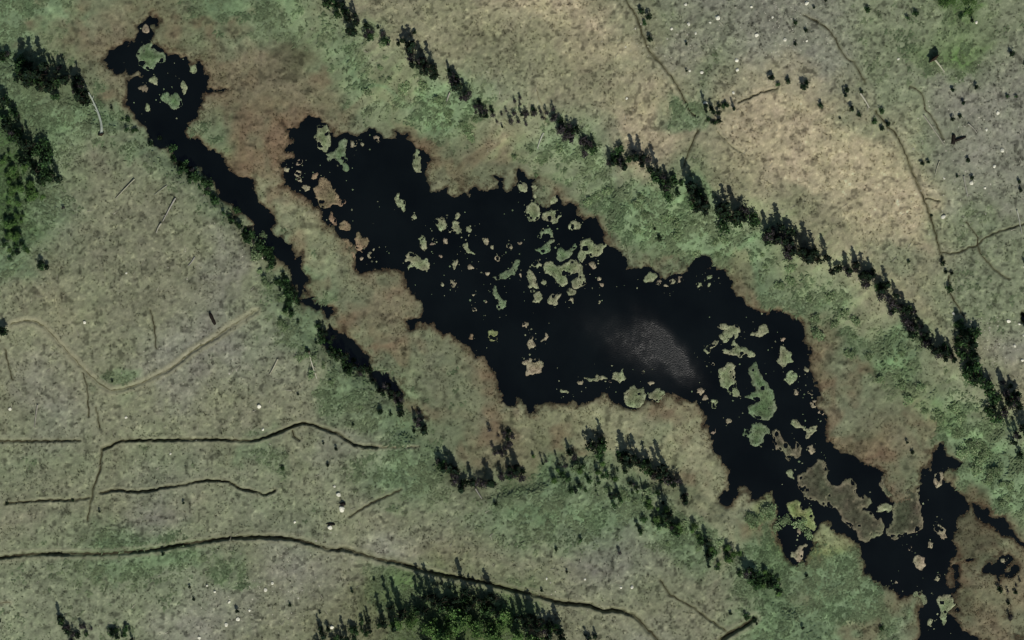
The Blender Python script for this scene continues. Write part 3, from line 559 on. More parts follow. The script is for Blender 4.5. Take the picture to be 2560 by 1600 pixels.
ms(R6,'o',2,1,[(620,790),(690,750),(750,730),(790,800),(890,780),(880,830),(820,910),(740,910),(700,880),(690,940),(660,980),(620,890),(670,850)],[(310,970),(370,955),(420,1000),(500,980),(570,930),(620,950),(680,1050),(700,1120),(680,1200),(620,1230),(560,1200),(550,1150),(650,1110),(620,1050),(580,1090),(500,1070),(520,1160),(500,1200),(430,1160),(360,1080),(300,1060)],[(190,980),(240,940),(280,980),(240,1010),(190,1000)],[(120,1080),(180,1020),(210,1110),(260,1190),(190,1240),(160,1220),(160,1150)],[(280,1120),(330,1140),(310,1180),(280,1160)],[(210,1260),(250,1240),(300,1290),(290,1330),(240,1360),(200,1330)],[(330,1320),(360,1280),(480,1260),(440,1310),(430,1370),(340,1360)],[(500,1240),(540,1210),(610,1230),(590,1280),(540,1290)])
ds(R6,'t',2,1,(765,995,25),(825,1120,18),(840,1170,20),(560,1325,15),(75,790,14),(825,1345,12),(75,1095,16))
R7 = 'in the bay under the rounded headland'
ms(R7,'o',2,1,[(1310,1040),(1380,1110),(1330,1140),(1260,1160),(1245,1130)],[(1740,1170),(1800,1150),(1810,1180),(1770,1215)],[(1850,1110),(1880,1070),(1900,1090),(1860,1130)],[(1860,1150),(1880,1160),(1850,1210)])
ds(R7,'t',2,1,(1390,1155,16),(1455,1185,18),(1520,1145,22),(1580,1120,22))
R8 = 'in the south basin west of the glint'
ms(R8,'t',2,2,[(150,180),(190,130),(210,180),(190,210),(230,240),(190,270),(150,275)],[(300,115),(340,150),(310,190),(270,205),(310,160)],[(100,380),(180,370),(280,375),(300,440),(260,510),(200,500),(120,520),(160,460),(110,430)])
ds(R8,'t',2,2,(125,45,20)); ds(R8,'y',1,2,(2240,155,46)); ds(R8,'b',1,2,(2030,165,24))
R9 = 'off the pale peninsula on the south shore'
ms(R9,'o',2,2,[(450,650),(540,660),(530,680),(460,690)],[(690,540),(760,560),(830,515),(890,540),(900,560),(820,560),(750,590),(700,570)],[(950,510),(1010,490),(1060,460),(1050,510),(1090,540),(1030,590),(980,570),(950,550)],[(1060,700),(1130,600),(1190,650),(1250,640),(1270,740),(1250,810),(1080,840)],[(1290,680),(1370,650),(1450,680),(1430,750),(1380,780),(1300,730)])
ds(R9,'t',2,2,(652,595,20),(930,590,14),(1235,500,15),(1310,600,22),(1785,675,28),(1830,740,24))
R10 = 'in the chain down the eastern arm'
ms(R10,'o',2,2,[(1890,760),(1960,740),(1940,800),(1915,850),(1880,790)],[(1940,70),(1980,30),(2060,50),(2130,30),(2160,90),(2140,140),(2110,180),(2090,130),(2050,170),(2020,220),(1970,180),(1980,120),(2050,90)],[(1830,260),(1880,220),(1950,180),(1960,220),(1900,250),(1850,330),(1830,310)],[(2070,210),(2120,200),(2160,270),(2270,280),(2300,320),(2280,350),(2200,320),(2160,370),(2080,330),(2000,320),(2000,270),(2080,290)],[(1960,460),(2080,400),(2115,450),(2110,600),(2160,700),(2140,740),(2090,730),(2060,670),(1980,640),(1950,540)],
   [(2340,50),(2400,40),(2440,90),(2380,140),(2250,150),(2260,110),(2330,110)])
ms(R10,'g',2,2,[(2310,370),(2335,430),(2365,540),(2430,620),(2500,750),(2505,820),(2450,950),(2380,960),(2300,930),(2220,840),(2270,790),(2330,770),(2200,730),(2260,690),(2330,670),(2270,590),(2240,460),(2290,430)],[(2270,980),(2350,965),(2419,1010),(2440,1080),(2380,1080),(2370,1150),(2340,1210),(2240,1160),(2260,1110),(2180,1100),(2180,1040),(2220,1030),(2250,1060)])
ds(R10,'t',2,2,(2055,955,20),(1915,1060,18),(1900,420,12))
R11 = 'off the brown shore of the eastern arm'
ms(R11,'o',3,2,[(110,270),(150,250),(220,320),(240,400),(190,400),(150,470),(95,390),(120,350)],[(190,480),(280,520),(260,590),(210,620),(160,560)],[(220,950),(270,940),(330,1000),(390,1040),(440,1000),(470,1010),(440,1080),(380,1120),(360,1100),(390,1070),(320,1030),(260,1020),(215,980)],[(190,1410),(250,1440),(240,1512),(190,1490)])
ms(R11,'d',3,2,[(40,1050),(100,1040),(150,1130),(200,1190),(240,1230),(260,1170),(310,1160),(335,1220),(320,1300),(280,1320),(240,1290),(220,1330),(180,1310),(160,1250),(100,1220),(70,1220)])
ds(R11,'t',3,2,(150,190,18),(270,680,25),(420,680,22),(365,470,22),(422,1225,35),(440,790,34),(520,870,24))
R12 = 'in the narrows above the lower pool'
ms(R12,'d',3,3,[(450,-160),(500,-210),(575,-130),(555,-20),(600,45),(680,60),(720,0),(780,-20),(850,30),(835,110),(860,160),(940,140),(1000,200),(950,250),(870,280),(980,290),(1000,350),(1050,360),(1100,420),(1100,500),(1020,560),(980,560),(930,600),(870,570),(850,500),(750,430),(700,370),(660,270),(600,270),(500,220),(400,190),(350,190),(340,110),(270,60),(290,-30),(350,-80)])
ms(R12,'o',3,3,[(1010,300),(1060,230),(1130,220),(1190,270),(1150,310),(1100,290),(1050,310)])
ms(R12,'d',3,3,[(1060,20),(1090,100),(1150,180),(1210,220),(1190,300),(1180,400),(1120,440),(1110,500),(1190,580),(1280,530),(1380,500),(1440,490),(1490,390),(1440,320),(1450,200),(1430,60),(1400,-60),(1100,-60)])
R13 = 'around the small inlet pool below the narrows'
ms(R13,'y',3,3,[(170,215),(300,180),(310,270),(370,290),(400,240),(450,400),(470,500),(380,450),(270,390),(190,300)])
ms(R13,'t',3,3,[(210,680),(270,680),(300,630),(380,590),(330,680),(310,790),(240,740)])
ds(R13,'t',3,3,(295,485,22))
R14 = 'in the lower east pool'
ms(R14,'t',3,3,[(1570,470),(1600,410),(1660,450),(1700,560),(1650,570),(1610,510)],[(1380,740),(1435,705),(1480,740),(1490,800),(1450,855),(1400,840),(1378,790)],[(1580,930),(1620,885),(1640,920),(1615,970),(1580,965)],[(1570,-60),(1670,-70),(1660,20),(1615,75),(1580,30)])
ds(R14,'t',3,3,(1355,650,16),(1540,615,25),(1225,970,12))
R15 = 'at the outflow of the lower east pool'
ms(R15,'o',3,3,[(1590,1110),(1700,1070),(1800,1170),(1710,1250),(1680,1370),(1650,1360),(1640,1230)],[(1370,1060),(1450,1050),(1520,1140),(1460,1210),(1380,1150)],[(1510,1320),(1570,1310),(1560,1390),(1520,1380)])
ds(R15,'t',3,3,(2230,770,20),(2340,980,18))
R16 = 'in the small upper pool'
ms(R16,'g',0,0,[(1380,370),(1430,390),(1430,460),(1560,510),(1560,580),(1470,570),(1470,610),(1400,680),(1360,650),(1300,590),(1280,510),(1320,460)],[(1520,890),(1580,870),(1590,930),(1640,860),(1700,920),(1720,990),(1630,1050),(1600,980),(1530,950)])
ms(R16,'o',0,0,[(1400,740),(1460,700),(1500,760),(1460,800)],[(1690,790),(1740,760),(1770,800),(1760,870),(1720,880)],[(1360,950),(1400,1000),(1400,1050),(1370,1060)],[(1770,650),(1790,600),(1830,580),(1850,670),(1810,710)])
ms(R16,'d',0,0,[(1290,820),(1400,800),(1390,860),(1310,860)]); ds(R16,'t',0,0,(1370,280,34))
for p, reg, tone in MATS: add_mat(p, reg, tone)
fv, ff, fcl = [], [], []; nfl = 0
for p, reg, tone in MATS:                # leaves and scraps of sedge adrift round the mats
    q = np.array([W(a) for a in p]); c_ = q.mean(0); rr_ = q.std(0).mean() + 1.2
    for i in range(int(1 + rr_ * 1.7)):
        x, y = c_[0] + random.gauss(0, rr_ * 1.15), c_[1] + random.gauss(0, rr_ * 1.15)
        if float(SDPd(x, y)) > -0.3: continue
        R = random.choice((.09, .12, .16, .24)) * random.uniform(.7, 1.2); a0 = random.random() * 6; base = alb(random.choice(((128, 134, 104), (104, 120, 88), (96, 100, 78)))) * random.uniform(.5, 1.05)
        for j in range(6): fv.append((x + R * math.cos(a0 + j * PI / 3) * random.uniform(.5, 1.3), y + R * math.sin(a0 + j * PI / 3) * random.uniform(.5, 1.3), .012 + random.uniform(0, .03))); fcl.append(base)
        for j in range(1, 5): ff.append((nfl, nfl + j, nfl + j + 1))
        nfl += 6
tag(mesh_np('floating_scraps', fv, ff, M_mat, col=np.array(fcl)), 'scraps of sedge and leaves adrift on the dark pond', 'floating leaves', kind='stuff')
ORD = ['first', 'second', 'third', 'fourth', 'fifth', 'sixth', 'seventh', 'eighth', 'ninth', 'tenth', 'eleventh', 'twelfth', 'thirteenth', 'fourteenth', 'fifteenth', 'sixteenth', 'seventeenth', 'eighteenth', 'nineteenth', 'twentieth']
ORD += ['twenty ' + q for q in ORD[:9]] + ['thirtieth'] + ['thirty ' + q for q in ORD[:9]]
NUMW = ['zero', 'one', 'two', 'three', 'four', 'five', 'six', 'seven', 'eight', 'nine', 'ten', 'eleven', 'twelve', 'thirteen', 'fourteen', 'fifteen', 'sixteen', 'seventeen', 'eighteen', 'nineteen', 'twenty']
def rank_word(i, n_):
    if n_ == 1: return 'only'
    if i == 0: return 'leftmost'
    if i == n_ - 1: return 'rightmost'
    return ORD[i] + ' from left'
TONE = dict(o='olive', g='green', b='brown', y='yellowish', d='dim', t='pale')
for reg, L in BL.items():
    fam = {}
    for it in L:
        sz = 'tiny' if it[2] < 3.2 else 'small' if it[2] < 12 else 'medium' if it[2] < 45 else 'large'
        sh = 'long' if it[3] > 2.2 else 'rounded' if it[3] < 1.35 else 'ragged'
        fam.setdefault(f'{sz} {TONE[it[4]]} {sh}', []).append(it)
    for k_, v in fam.items():
        v.sort(key=lambda q: q[0])
        for i, it in enumerate(v):
            kk = k_.rsplit(' ', 1)
            txt = f'{k_} sedge mat {reg}' if len(v) == 1 else f'{k_} sedge mat, {rank_word(i, len(v))}, {reg}'
            tag(it[5], txt, 'sedge mat', 'sedge mats ' + reg)

# ------------------------------------------------------------------ trees and shrubs
def crown_mesh(name, n_leaf, h0, h1, rmax, prof, leaf, cols, clumps=14, seed=0, flat=0.5):
    r = np.random.default_rng(seed); cen = []
    for i in range(clumps):
        t = r.random(); a = r.random() * 2 * PI; R = rmax * prof(t) * math.sqrt(r.random()) * 0.85
        cen.append((R * math.cos(a), R * math.sin(a), h0 + (h1 - h0) * t, prof(t)))
    co = np.zeros((n_leaf, 4, 3)); cl = np.zeros((n_leaf, 4, 3)); cshade = r.uniform(0.65, 1.35, clumps)
    for i in range(n_leaf):
        k = r.integers(clumps); c = cen[k]; sp = rmax * (0.22 + 0.25 * c[3])
        p = np.array([c[0] + r.normal(0, sp * .6), c[1] + r.normal(0, sp * .6), c[2] + r.normal(0, sp * 0.7)])
        p[2] = min(max(p[2], h0 * 0.6), h1 * 1.04)
        u = r.normal(size=3); u[2] *= flat; u /= np.linalg.norm(u); v = np.cross(u, r.normal(size=3)); v /= np.linalg.norm(v)
        if cols[0][1] > 90:
            nn = np.array([0, -0.3, 1.0]) + r.normal(0, .42, 3); u = u - nn * (u @ nn) / (nn @ nn); u /= np.linalg.norm(u); v = np.cross(nn, u); v /= np.linalg.norm(v)
        s = leaf * r.uniform(0.6, 1.25)
        co[i] = [p - u * s - v * s * .5, p + u * s * .2 - v * s * .8, p + u * s + v * s * .3, p - u * s * .3 + v * s * .8]
        col = alb(cols[r.integers(len(cols))]) * cshade[k] * r.uniform(.8, 1.2); cl[i] = col
    return mesh_np(name, co.reshape(-1, 3), np.arange(n_leaf * 4, dtype=np.int32).reshape(-1, 4), M_leaf, col=np.clip(cl.reshape(-1, 3), .003, .5), link=False)
def stem_mesh(name, h, r0, limbs, colr, seed=0, spread=0.5, mat=None):
    r = np.random.default_rng(seed); co, fs, cl = [], [], []
    def tube(pts, rs, k=5):
        b0 = len(co)
        for p, R in zip(pts, rs):
            for j in range(k):
                a = 2 * PI * j / k; co.append((p[0] + R * math.cos(a), p[1] + R * math.sin(a), p[2])); cl.append(alb(colr) * r.uniform(.85, 1.15))
        for i in range(len(pts) - 1):
            for j in range(k):
                fs.append((b0 + i * k + j, b0 + i * k + (j + 1) % k, b0 + (i + 1) * k + (j + 1) % k, b0 + (i + 1) * k + j))
    bend = r.normal(0, h * 0.03, 2)
    tube([(0, 0, -0.4), (bend[0] * .4, bend[1] * .4, h * .35), (bend[0], bend[1], h * .7), (bend[0] * 1.3, bend[1] * 1.3, h * .97)], [r0 * 1.25, r0 * .9, r0 * .55, r0 * .12])
    for i in range(limbs):
        t = r.uniform(.15, .8); a = r.random() * 2 * PI; L = h * spread * r.uniform(.5, 1) * (1.1 - t); z = h * t
        tube([(bend[0] * t, bend[1] * t, z), (math.cos(a) * L * .5, math.sin(a) * L * .5, z + L * .45), (math.cos(a) * L, math.sin(a) * L, z + L * .75)], [r0 * .45, r0 * .28, r0 * .06], 4)
    return mesh_np(name, co, fs, mat or M_bark, col=np.array(cl), smooth=True, link=False)
DK = [(26, 40, 24), (20, 32, 20), (34, 48, 28), (30, 44, 34)]
GN = [(74, 104, 50), (58, 86, 42), (86, 112, 62), (42, 66, 32), (96, 118, 70)]
MG = [(52, 78, 42), (40, 64, 36), (66, 92, 54), (34, 52, 34)]
GY = [(62, 58, 60), (48, 46, 50), (78, 72, 72), (36, 40, 38), (56, 58, 46)]
spire = lambda t: (1 - t) ** 0.75 * 0.95 + 0.06
egg = lambda t: math.sin(PI * min(1, 0.12 + t * 0.86)) ** 0.6
KIND = {}
def kind(nm, name, cat, crown_args, stem_args, nvar=4):
    vs = []
    for q in range(nvar):
        vs.append((crown_mesh('crown', *crown_args, seed=q * 31 + len(KIND) * 7), stem_mesh('trunk', *stem_args, seed=q * 17 + 3)))
    KIND[nm] = (name, cat, vs)
kind('spire', 'spire_tree', 'tree', (230, 0.5, 6.2, 0.78, spire, 0.23, DK + MG[3:4], 20), (5.8, 0.13, 7, (70, 62, 52)))
kind('grey', 'leafless_shrub', 'shrub', (170, 0.3, 3.6, 0.95, egg, 0.17, GY, 14), (3.4, 0.10, 12, (84, 80, 80)))
kind('dark', 'dark_shrub', 'shrub', (190, 0.2, 2.6, 1.05, egg, 0.22, DK + MG[1:2], 12), (2.4, 0.10, 6, (66, 60, 50)))
kind('mid', 'green_shrub', 'shrub', (200, 0.2, 2.4, 1.15, egg, 0.22, MG, 12), (2.1, 0.09, 6, (70, 64, 52)))
kind('leafy', 'leafy_tree', 'tree', (460, 1.6, 7.0, 1.9, egg, 0.27, GN, 20), (6.6, 0.2, 9, (78, 72, 62)))
kind('willow', 'willow_shrub', 'shrub', (220, 0.15, 1.5, 1.5, egg, 0.21, [(118, 136, 96), (104, 124, 86), (130, 144, 106), (94, 116, 78)], 12), (1.3, 0.07, 7, (90, 84, 72)))
kind('bright', 'bright_shrub', 'shrub', (230, 0.15, 1.7, 1.4, egg, 0.22, GN, 14), (1.4, 0.08, 6, (70, 64, 52)))
PL = {}
def plant(kn, px, py, sc=1.0, hs=1.0, label=None, group=None, bank=None):
    x, y = W((px, py)); name, cat, vs = KIND[kn]; cr, tr = random.choice(vs)
    z = gz(x, y)
    r = root(name, (x, y, max(z, 0.0) - 0.05), random.random() * 6.28, (sc, sc, sc * hs))
    obj('trunk', tr, r); obj('crown', cr, r)
    r['category'] = cat
    if label: r['label'] = label
    if group: r['group'] = group
    if bank: PL.setdefault(bank, []).append((x, y, kn, sc * hs, r))
    return r
def band(pts, n_, half, kinds, sc, hs, label, group):
    """plants scattered along a line of growth; LABEL holds %s for the size and look"""
    L = [0]
    for i in range(len(pts) - 1): L.append(L[-1] + math.hypot(pts[i + 1][0] - pts[i][0], pts[i + 1][1] - pts[i][1]))
    for q in range(n_):
        if q == 0 or random.random() < 0.88: t0 = random.random() * L[-1]
        t = min(max(t0 + random.gauss(0, 9), 0), L[-1] - 1e-3); i = max(j for j in range(len(pts) - 1) if L[j] <= t)
        f = (t - L[i]) / max(L[i + 1] - L[i], 1e-6)
        x = pts[i][0] + (pts[i + 1][0] - pts[i][0]) * f + random.gauss(0, half * .8); y = pts[i][1] + (pts[i + 1][1] - pts[i][1]) * f + random.gauss(0, half * .95)
        kn = random.choice(kinds)
        if kn == 'dark' and random.random() < 0.34: kn = random.choice(('mid', 'grey'))
        s = random.uniform(sc[0] * .7, sc[1])
        nm = {'spire': 'slender dark tree', 'grey': 'grey leafless shrub', 'dark': 'dark low shrub', 'mid': 'dull green shrub', 'leafy': 'bright leafy tree', 'bright': 'bright green shrub', 'willow': 'w'}[kn]
        plant(kn, x, y, s, random.uniform(*hs), None, None, (label, group))
BAND = [
 ([(790,-10),(850,10),(873,48),(894,75)], 18, 14, ['spire','dark','mid'], (0.9,1.3), (.8,1.1), 'at the northern tip of the brushy rim', 'brush at the northern tip of the rim'),
 ([(895,60),(935,105),(1000,108)], 14, 10, ['grey','dark','grey'], (.6,.9), (.8,1.1), 'in the gap past the northern tip', 'thin brush on the rim'),
 ([(1016,112),(1040,150),(1062,165),(1088,195)], 23, 11, ['grey','dark','spire'], (0.85,1.2), (.8,1.1), 'in the dense knot north of the brown saddle', 'dense knot of brush on the rim'),
 ([(1128,185),(1150,225),(1170,250),(1200,275),(1225,305)], 26, 9, ['dark','grey','spire'], (0.8,1.1), (.8,1.1), 'where the rim bends above the green hollow', 'brush where the rim bends'),
 ([(1376,300),(1400,318),(1440,345),(1480,375)], 24, 12, ['grey','dark','grey'], (0.9,1.25), (.8,1.1), 'on the rim beside the pale grey clearing', 'brush beside the pale clearing'),
 ([(1480,375),(1540,398),(1590,400),(1640,435),(1665,470),(1700,470)], 35, 13, ['grey','spire','dark','mid'], (0.9,1.3), (.8,1.1), 'on the rim above the rounded green headland', 'brush above the rounded headland'),
 ([(1720,460),(1740,500),(1790,525),(1840,540),(1880,565),(1915,592)], 39, 13, ['spire','spire','dark','mid'], (1.05,1.5), (.85,1.15), 'in the tall stand at the middle of the rim', 'tall stand at the middle of the rim'),
 ([(1925,580),(1960,610),(2010,642),(2040,650),(2075,675)], 38, 12, ['spire','spire','dark','grey'], (1.1,1.55), (.9,1.2), 'in the spiky stand beside the tan bare patch', 'spiky stand beside the tan patch'),
 ([(2120,670),(2160,690),(2190,700),(2210,740),(2235,770),(2270,800)], 39, 12, ['spire','grey','dark'], (0.95,1.35), (.8,1.1), 'on the rim below the long straight gully track', 'brush below the straight gully track'),
 ([(2265,800),(2300,835),(2335,870),(2370,895)], 36, 12, ['dark','grey','spire'], (1.0,1.35), (.8,1.1), 'on the rim above the eastern arm of the pond', 'brush above the eastern arm'),
 ([(2395,830),(2405,870),(2420,910),(2440,960),(2470,1000),(2500,1045)], 36, 16, ['spire','dark','mid','mid','mid'], (1.05,1.5), (.85,1.15), 'in the thick dark brush at the eastern rim', 'thick brush at the eastern rim'),
 ([(2490,960),(2530,1000),(2540,1060),(2550,1110)], 18, 14, ['spire','dark','grey'], (1.1,1.5), (.9,1.2), 'behind the thick brush at the eastern edge', 'brush at the eastern edge'),
 ([(55,170),(85,190),(105,215),(135,240)], 24, 16, ['spire','dark','mid'], (1.1,1.5), (.8,1.1), 'in the tall clump by the bent log', 'tall dark clump by the bent log'),
 ([(165,185),(185,210),(200,245),(215,262)], 14, 11, ['spire','dark'], (0.9,1.3), (.8,1.1), 'in the clump heading the bent log', 'dark clump at the head of the bent log'),
 ([(0,125),(20,150),(45,160),(70,150)], 12, 12, ['mid','dark'], (.7,1.0), (.8,1.0), 'in the thicket at the northwest edge', 'thicket at the northwest edge'),
 ([(275,270),(310,300),(350,330),(390,365)], 8, 8, ['dark','mid'], (.45,.7), (.7,.9), 'on the grassy bank under the small upper pool', 'low brush under the upper pool'),
 ([(425,385),(470,425),(510,465),(545,505)], 32, 9, ['dark','mid','mid'], (.6,.95), (.7,1.0), 'in the upper end of the wooded gully', 'brush in the upper gully'),
 ([(560,530),(605,570),(640,610),(665,640),(690,668)], 34, 10, ['dark','mid','mid'], (.6,1.0), (.7,1.0), 'in the wooded gully west of the marsh tongue', 'brush in the gully by the marsh tongue'),
 ([(700,680),(710,715),(728,750),(760,775)], 23, 9, ['dark','mid'], (.6,.9), (.7,1.0), 'in the middle bend of the wooded gully', 'brush in the middle bend of the gully'),
 ([(800,800),(812,850),(850,895),(890,925)], 31, 11, ['spire','dark','mid','mid','mid'], (.7,1.0), (.75,1.0), 'in the steep gully beside the pale thin logs', 'brush in the gully by the thin logs'),
 ([(900,925),(940,955),(975,985),(1020,1030),(1050,1060),(1055,1105)], 33, 12, ['dark','grey','spire'], (.65,1.0), (.75,1.0), 'at the lower end of the wooded gully', 'brush at the lower end of the gully'),
 ([(940,1005),(928,1020),(980,1040)], 4, 4, ['dark'], (.5,.7), (.7,.9), 'on the green grass left of the lower gully', 'small shrubs left of the lower gully'),
 ([(1105,1150),(1130,1180),(1150,1200),(1185,1208),(1230,1210),(1270,1190),(1310,1180)], 36, 10, ['dark','grey','spire'], (0.95,1.3), (.7,.95), 'in the arc round the southern marsh tip', 'brush round the southern tip of the marsh'),
 ([(1350,1165),(1440,1180),(1540,1200),(1640,1260),(1740,1340),(1830,1400),(1930,1460)], 34, 18, ['leafy'], (.28,.46), (.8,1.1), 'in the green belt behind the peninsula', 'leafy trees of the green belt'),
 ([(5,380),(60,400),(30,470),(90,480),(40,540),(20,600)], 26, 18, ['leafy'], (.3,.55), (.7,1.0), 'filling the western grove', 'small leafy trees of the western grove'),
 ([(120,190),(150,200),(175,215)], 9, 10, ['dark','spire'], (.8,1.2), (.8,1.0), 'linking the clumps above the bent log', 'link of brush above the bent log'),
 ([(1040,1560),(1150,1545),(1260,1550),(1380,1580)], 18, 14, ['leafy'], (.35,.55), (.7,1.0), 'between the dark trees of the southern grove', 'small leafy trees of the southern grove'),
 ([(1215,285),(1250,300),(1300,285),(1350,290)], 12, 10, ['dark','spire','grey'], (.5,.85), (.8,1.1), 'bridging the rim west of the clearing', 'brush bridging the rim'),
 ([(1232,305),(1262,285),(1300,270),(1345,285),(1376,300)], 12, 12, ['grey','dark','grey'], (.5,.8), (.7,1.0), 'in the thin link west of the grey clearing', 'thin link of brush on the rim'),
 ([(1500,470),(1600,540),(1720,590),(1850,640),(1960,700)], 26, 26, ['willow'], (.6,1.1), (.6,.9), 'on the slope behind the rounded headland', 'pale shrubs behind the headland'),
 ([(2010,750),(2130,830),(2240,910),(2320,990),(2400,1080),(2450,1160)], 34, 26, ['willow'], (.7,1.2), (.6,.9), 'on the eastern slope below the rim', 'pale shrubs on the eastern slope'),
 ([(900,130),(1000,210),(1120,290),(1250,360),(1400,420)], 24, 26, ['willow'], (.6,1.0), (.6,.9), 'on the northern slope above the pond', 'pale shrubs on the northern slope'),
 ([(1370,1200),(1460,1190),(1560,1230),(1660,1300),(1760,1360),(1800,1440)], 32, 26, ['willow','mid','willow'], (.5,1.0), (.6,.9), 'on the green bank behind the peninsula', 'pale shrubs on the green bank'),
 ([(2460,1120),(2500,1190),(2540,1260)], 12, 18, ['willow'], (.8,1.3), (.6,.9), 'on the bank by the lower east pool', 'pale shrubs by the lower east pool'),
 ([(660,560),(640,640),(690,760),(740,850),(850,960),(960,1060)], 24, 14, ['willow'], (.5,.9), (.6,.9), 'on the grassy lip west of the gully', 'pale shrubs on the lip of the gully'),
 ([(1870,1270),(1900,1330),(1940,1290),(2050,1340),(2080,1300)], 12, 16, ['willow'], (.7,1.2), (.6,.9), 'beside the small inlet pool', 'pale shrubs beside the inlet pool'),
 ([(1225,1080),(1250,1110),(1280,1090),(1260,1140)], 18, 16, ['grey','dark','grey'], (.55,.9), (.6,.9), 'on the purple brown southern marsh', 'brush on the southern marsh'),
 ([(1400,1185),(1480,1200),(1560,1190),(1640,1235),(1700,1290)], 22, 18, ['dark','mid','dark'], (.35,.7), (.8,1.1), 'strewn over the green bank behind the peninsula', 'small brush strewn over the green bank'),
 ([(860,930),(800,880),(735,800),(700,740)], 10, 7, ['mid','dark'], (.5,.8), (.7,.9), 'on the grassy lip of the wooded gully', 'brush on the lip of the gully'),
 ([(1340,1150),(1370,1160),(1400,1160),(1440,1155)], 10, 12, ['dark','spire'], (.7,1.0), (.8,1.1), 'on the neck of the pale peninsula', 'brush on the neck of the peninsula'),
 ([(1480,1115),(1495,1120),(1505,1105)], 8, 8, ['spire','dark'], (1.1,1.5), (.9,1.2), 'in the tall dark clump on the pale peninsula', 'tall clump on the peninsula'),
 ([(1530,1125),(1575,1150),(1600,1155),(1625,1165)], 14, 11, ['spire','dark'], (1.0,1.4), (.85,1.15), 'in the spiky clump on the pale peninsula', 'spiky clump on the peninsula'),
 ([(1640,1175),(1670,1190),(1690,1210),(1710,1240),(1715,1260)], 18, 10, ['spire','dark','grey'], (0.9,1.3), (.8,1.1), 'down the stepped line behind the peninsula', 'brush behind the pale peninsula'),
 ([(1425,1230),(1450,1222)], 4, 7, ['dark','mid'], (.7,.9), (.8,1.0), 'in the clump on the bank behind the peninsula', 'small clump on the green bank'),
 ([(1520,1225),(1540,1245),(1575,1225),(1610,1240),(1625,1255)], 9, 10, ['dark','spire','mid'], (.5,.8), (.8,1.1), 'scattered on the green bank behind the peninsula', 'scattered brush on the green bank'),
 ([(1650,1305),(1675,1310),(1690,1340)], 13, 9, ['dark','mid','spire'], (0.95,1.3), (.8,1.0), 'in the black clump halfway down the green bank', 'black clump on the green bank'),
 ([(1590,1315),(1600,1330)], 3, 5, ['dark','mid'], (.6,.8), (.8,1.0), 'in the lone pair west of the black clump', 'pair west of the black clump'),
 ([(1730,1320),(1765,1355),(1790,1385),(1755,1410),(1825,1385)], 13, 10, ['dark','mid','spire'], (0.65,1.0), (.8,1.0), 'scattered low on the green bank', 'scattered brush low on the green bank'),
 ([(1835,1430),(1870,1435),(1885,1460),(1930,1455),(1950,1480)], 15, 10, ['dark','mid'], (0.8,1.2), (.8,1.0), 'in the dark hollow beside the southeast meadow', 'brush beside the southeast meadow'),
 ([(1803,1508),(1815,1525),(1888,1550)], 5, 5, ['dark'], (.5,.7), (.8,1.0), 'near the short dark ditch', 'small shrubs near the short dark ditch'),
 ([(5,262),(20,300),(40,340),(60,365)], 20, 15, ['spire','dark','mid'], (1.1,1.5), (.85,1.1), 'at the top of the western leafy grove', 'trees at the top of the western grove'),
 ([(90,370),(125,380),(112,400),(75,420),(105,445),(145,455)], 20, 13, ['spire','dark','mid','mid','mid'], (1.0,1.4), (.8,1.1), 'east in the western leafy grove', 'trees on the east side of the western grove'),
 ([(10,400),(40,440),(20,500),(60,490),(85,510)], 27, 15, ['leafy','bright','mid'], (.4,.62), (.6,.8), 'in the bright heart of the western leafy grove', 'green trees in the western grove'),
 ([(5,560),(40,590),(20,640),(70,600)], 16, 16, ['bright','mid','dark'], (.5,.8), (.7,.9), 'at the foot of the western leafy grove', 'shrubs at the foot of the western grove'),
 ([(98,655),(106,668),(128,655)], 4, 5, ['dark'], (.5,.75), (.8,1.0), 'in the small clump southeast of the western grove', 'small clump southeast of the western grove'),
 ([(790,1620),(815,1590),(800,1565)], 6, 9, ['spire','dark'], (.8,1.0), (.8,1.0), 'in the clump west of the southern grove', 'dark clump west of the southern grove'),
 ([(850,1600),(895,1595),(920,1560),(950,1575)], 14, 14, ['spire','mid','mid'], (.7,1.0), (.9,1.2), 'on the west flank of the southern grove', 'trees on the west flank of the southern grove'),
 ([(970,1560),(1000,1530),(1050,1520),(1090,1505),(1140,1510),(1190,1500),(1240,1510)], 40, 15, ['spire','spire','spire','mid'], (1.0,1.3), (1.0,1.3), 'in the tall dark rank of the southern grove', 'tall dark rank of the southern grove'),
 ([(1250,1515),(1290,1530),(1330,1545),(1370,1570),(1410,1590)], 20, 15, ['spire','spire','dark'], (.95,1.25), (1.0,1.3), 'on the east flank of the southern grove', 'trees on the east flank of the southern grove'),
 ([(1000,1600),(1050,1572),(1090,1590),(1130,1562),(1180,1590),(1220,1566),(1270,1592),(1330,1590),(1390,1605)], 30, 22, ['leafy'], (.7,1.05), (.7,1.0), 'in the bright leafy middle of the southern grove', 'bright leafy trees of the southern grove'),
 ([(1440,1590),(1480,1600),(1500,1595)], 5, 8, ['spire','dark'], (.6,.8), (.8,1.0), 'past the east end of the southern grove', 'shrubs past the southern grove'),
 ([(165,1545),(180,1580),(200,1600),(222,1555),(230,1590)], 13, 11, ['spire','dark','grey'], (.65,.95), (.8,1.1), 'in the brush clump at the southwest corner', 'brush at the southwest corner'),
 ([(270,1560),(300,1600),(318,1575),(335,1595)], 10, 9, ['dark','spire','mid'], (.6,.9), (.8,1.1), 'just east of the southwest corner clump', 'brush east of the southwest corner clump'),
 ([(1755,268),(1790,270),(1820,268),(1832,285),(1800,285),(1760,290)], 12, 7, ['dark','spire','mid'], (.6,.85), (.8,1.0), 'in the green bush clump where the gully tracks meet', 'bush clump where the gully tracks meet'),
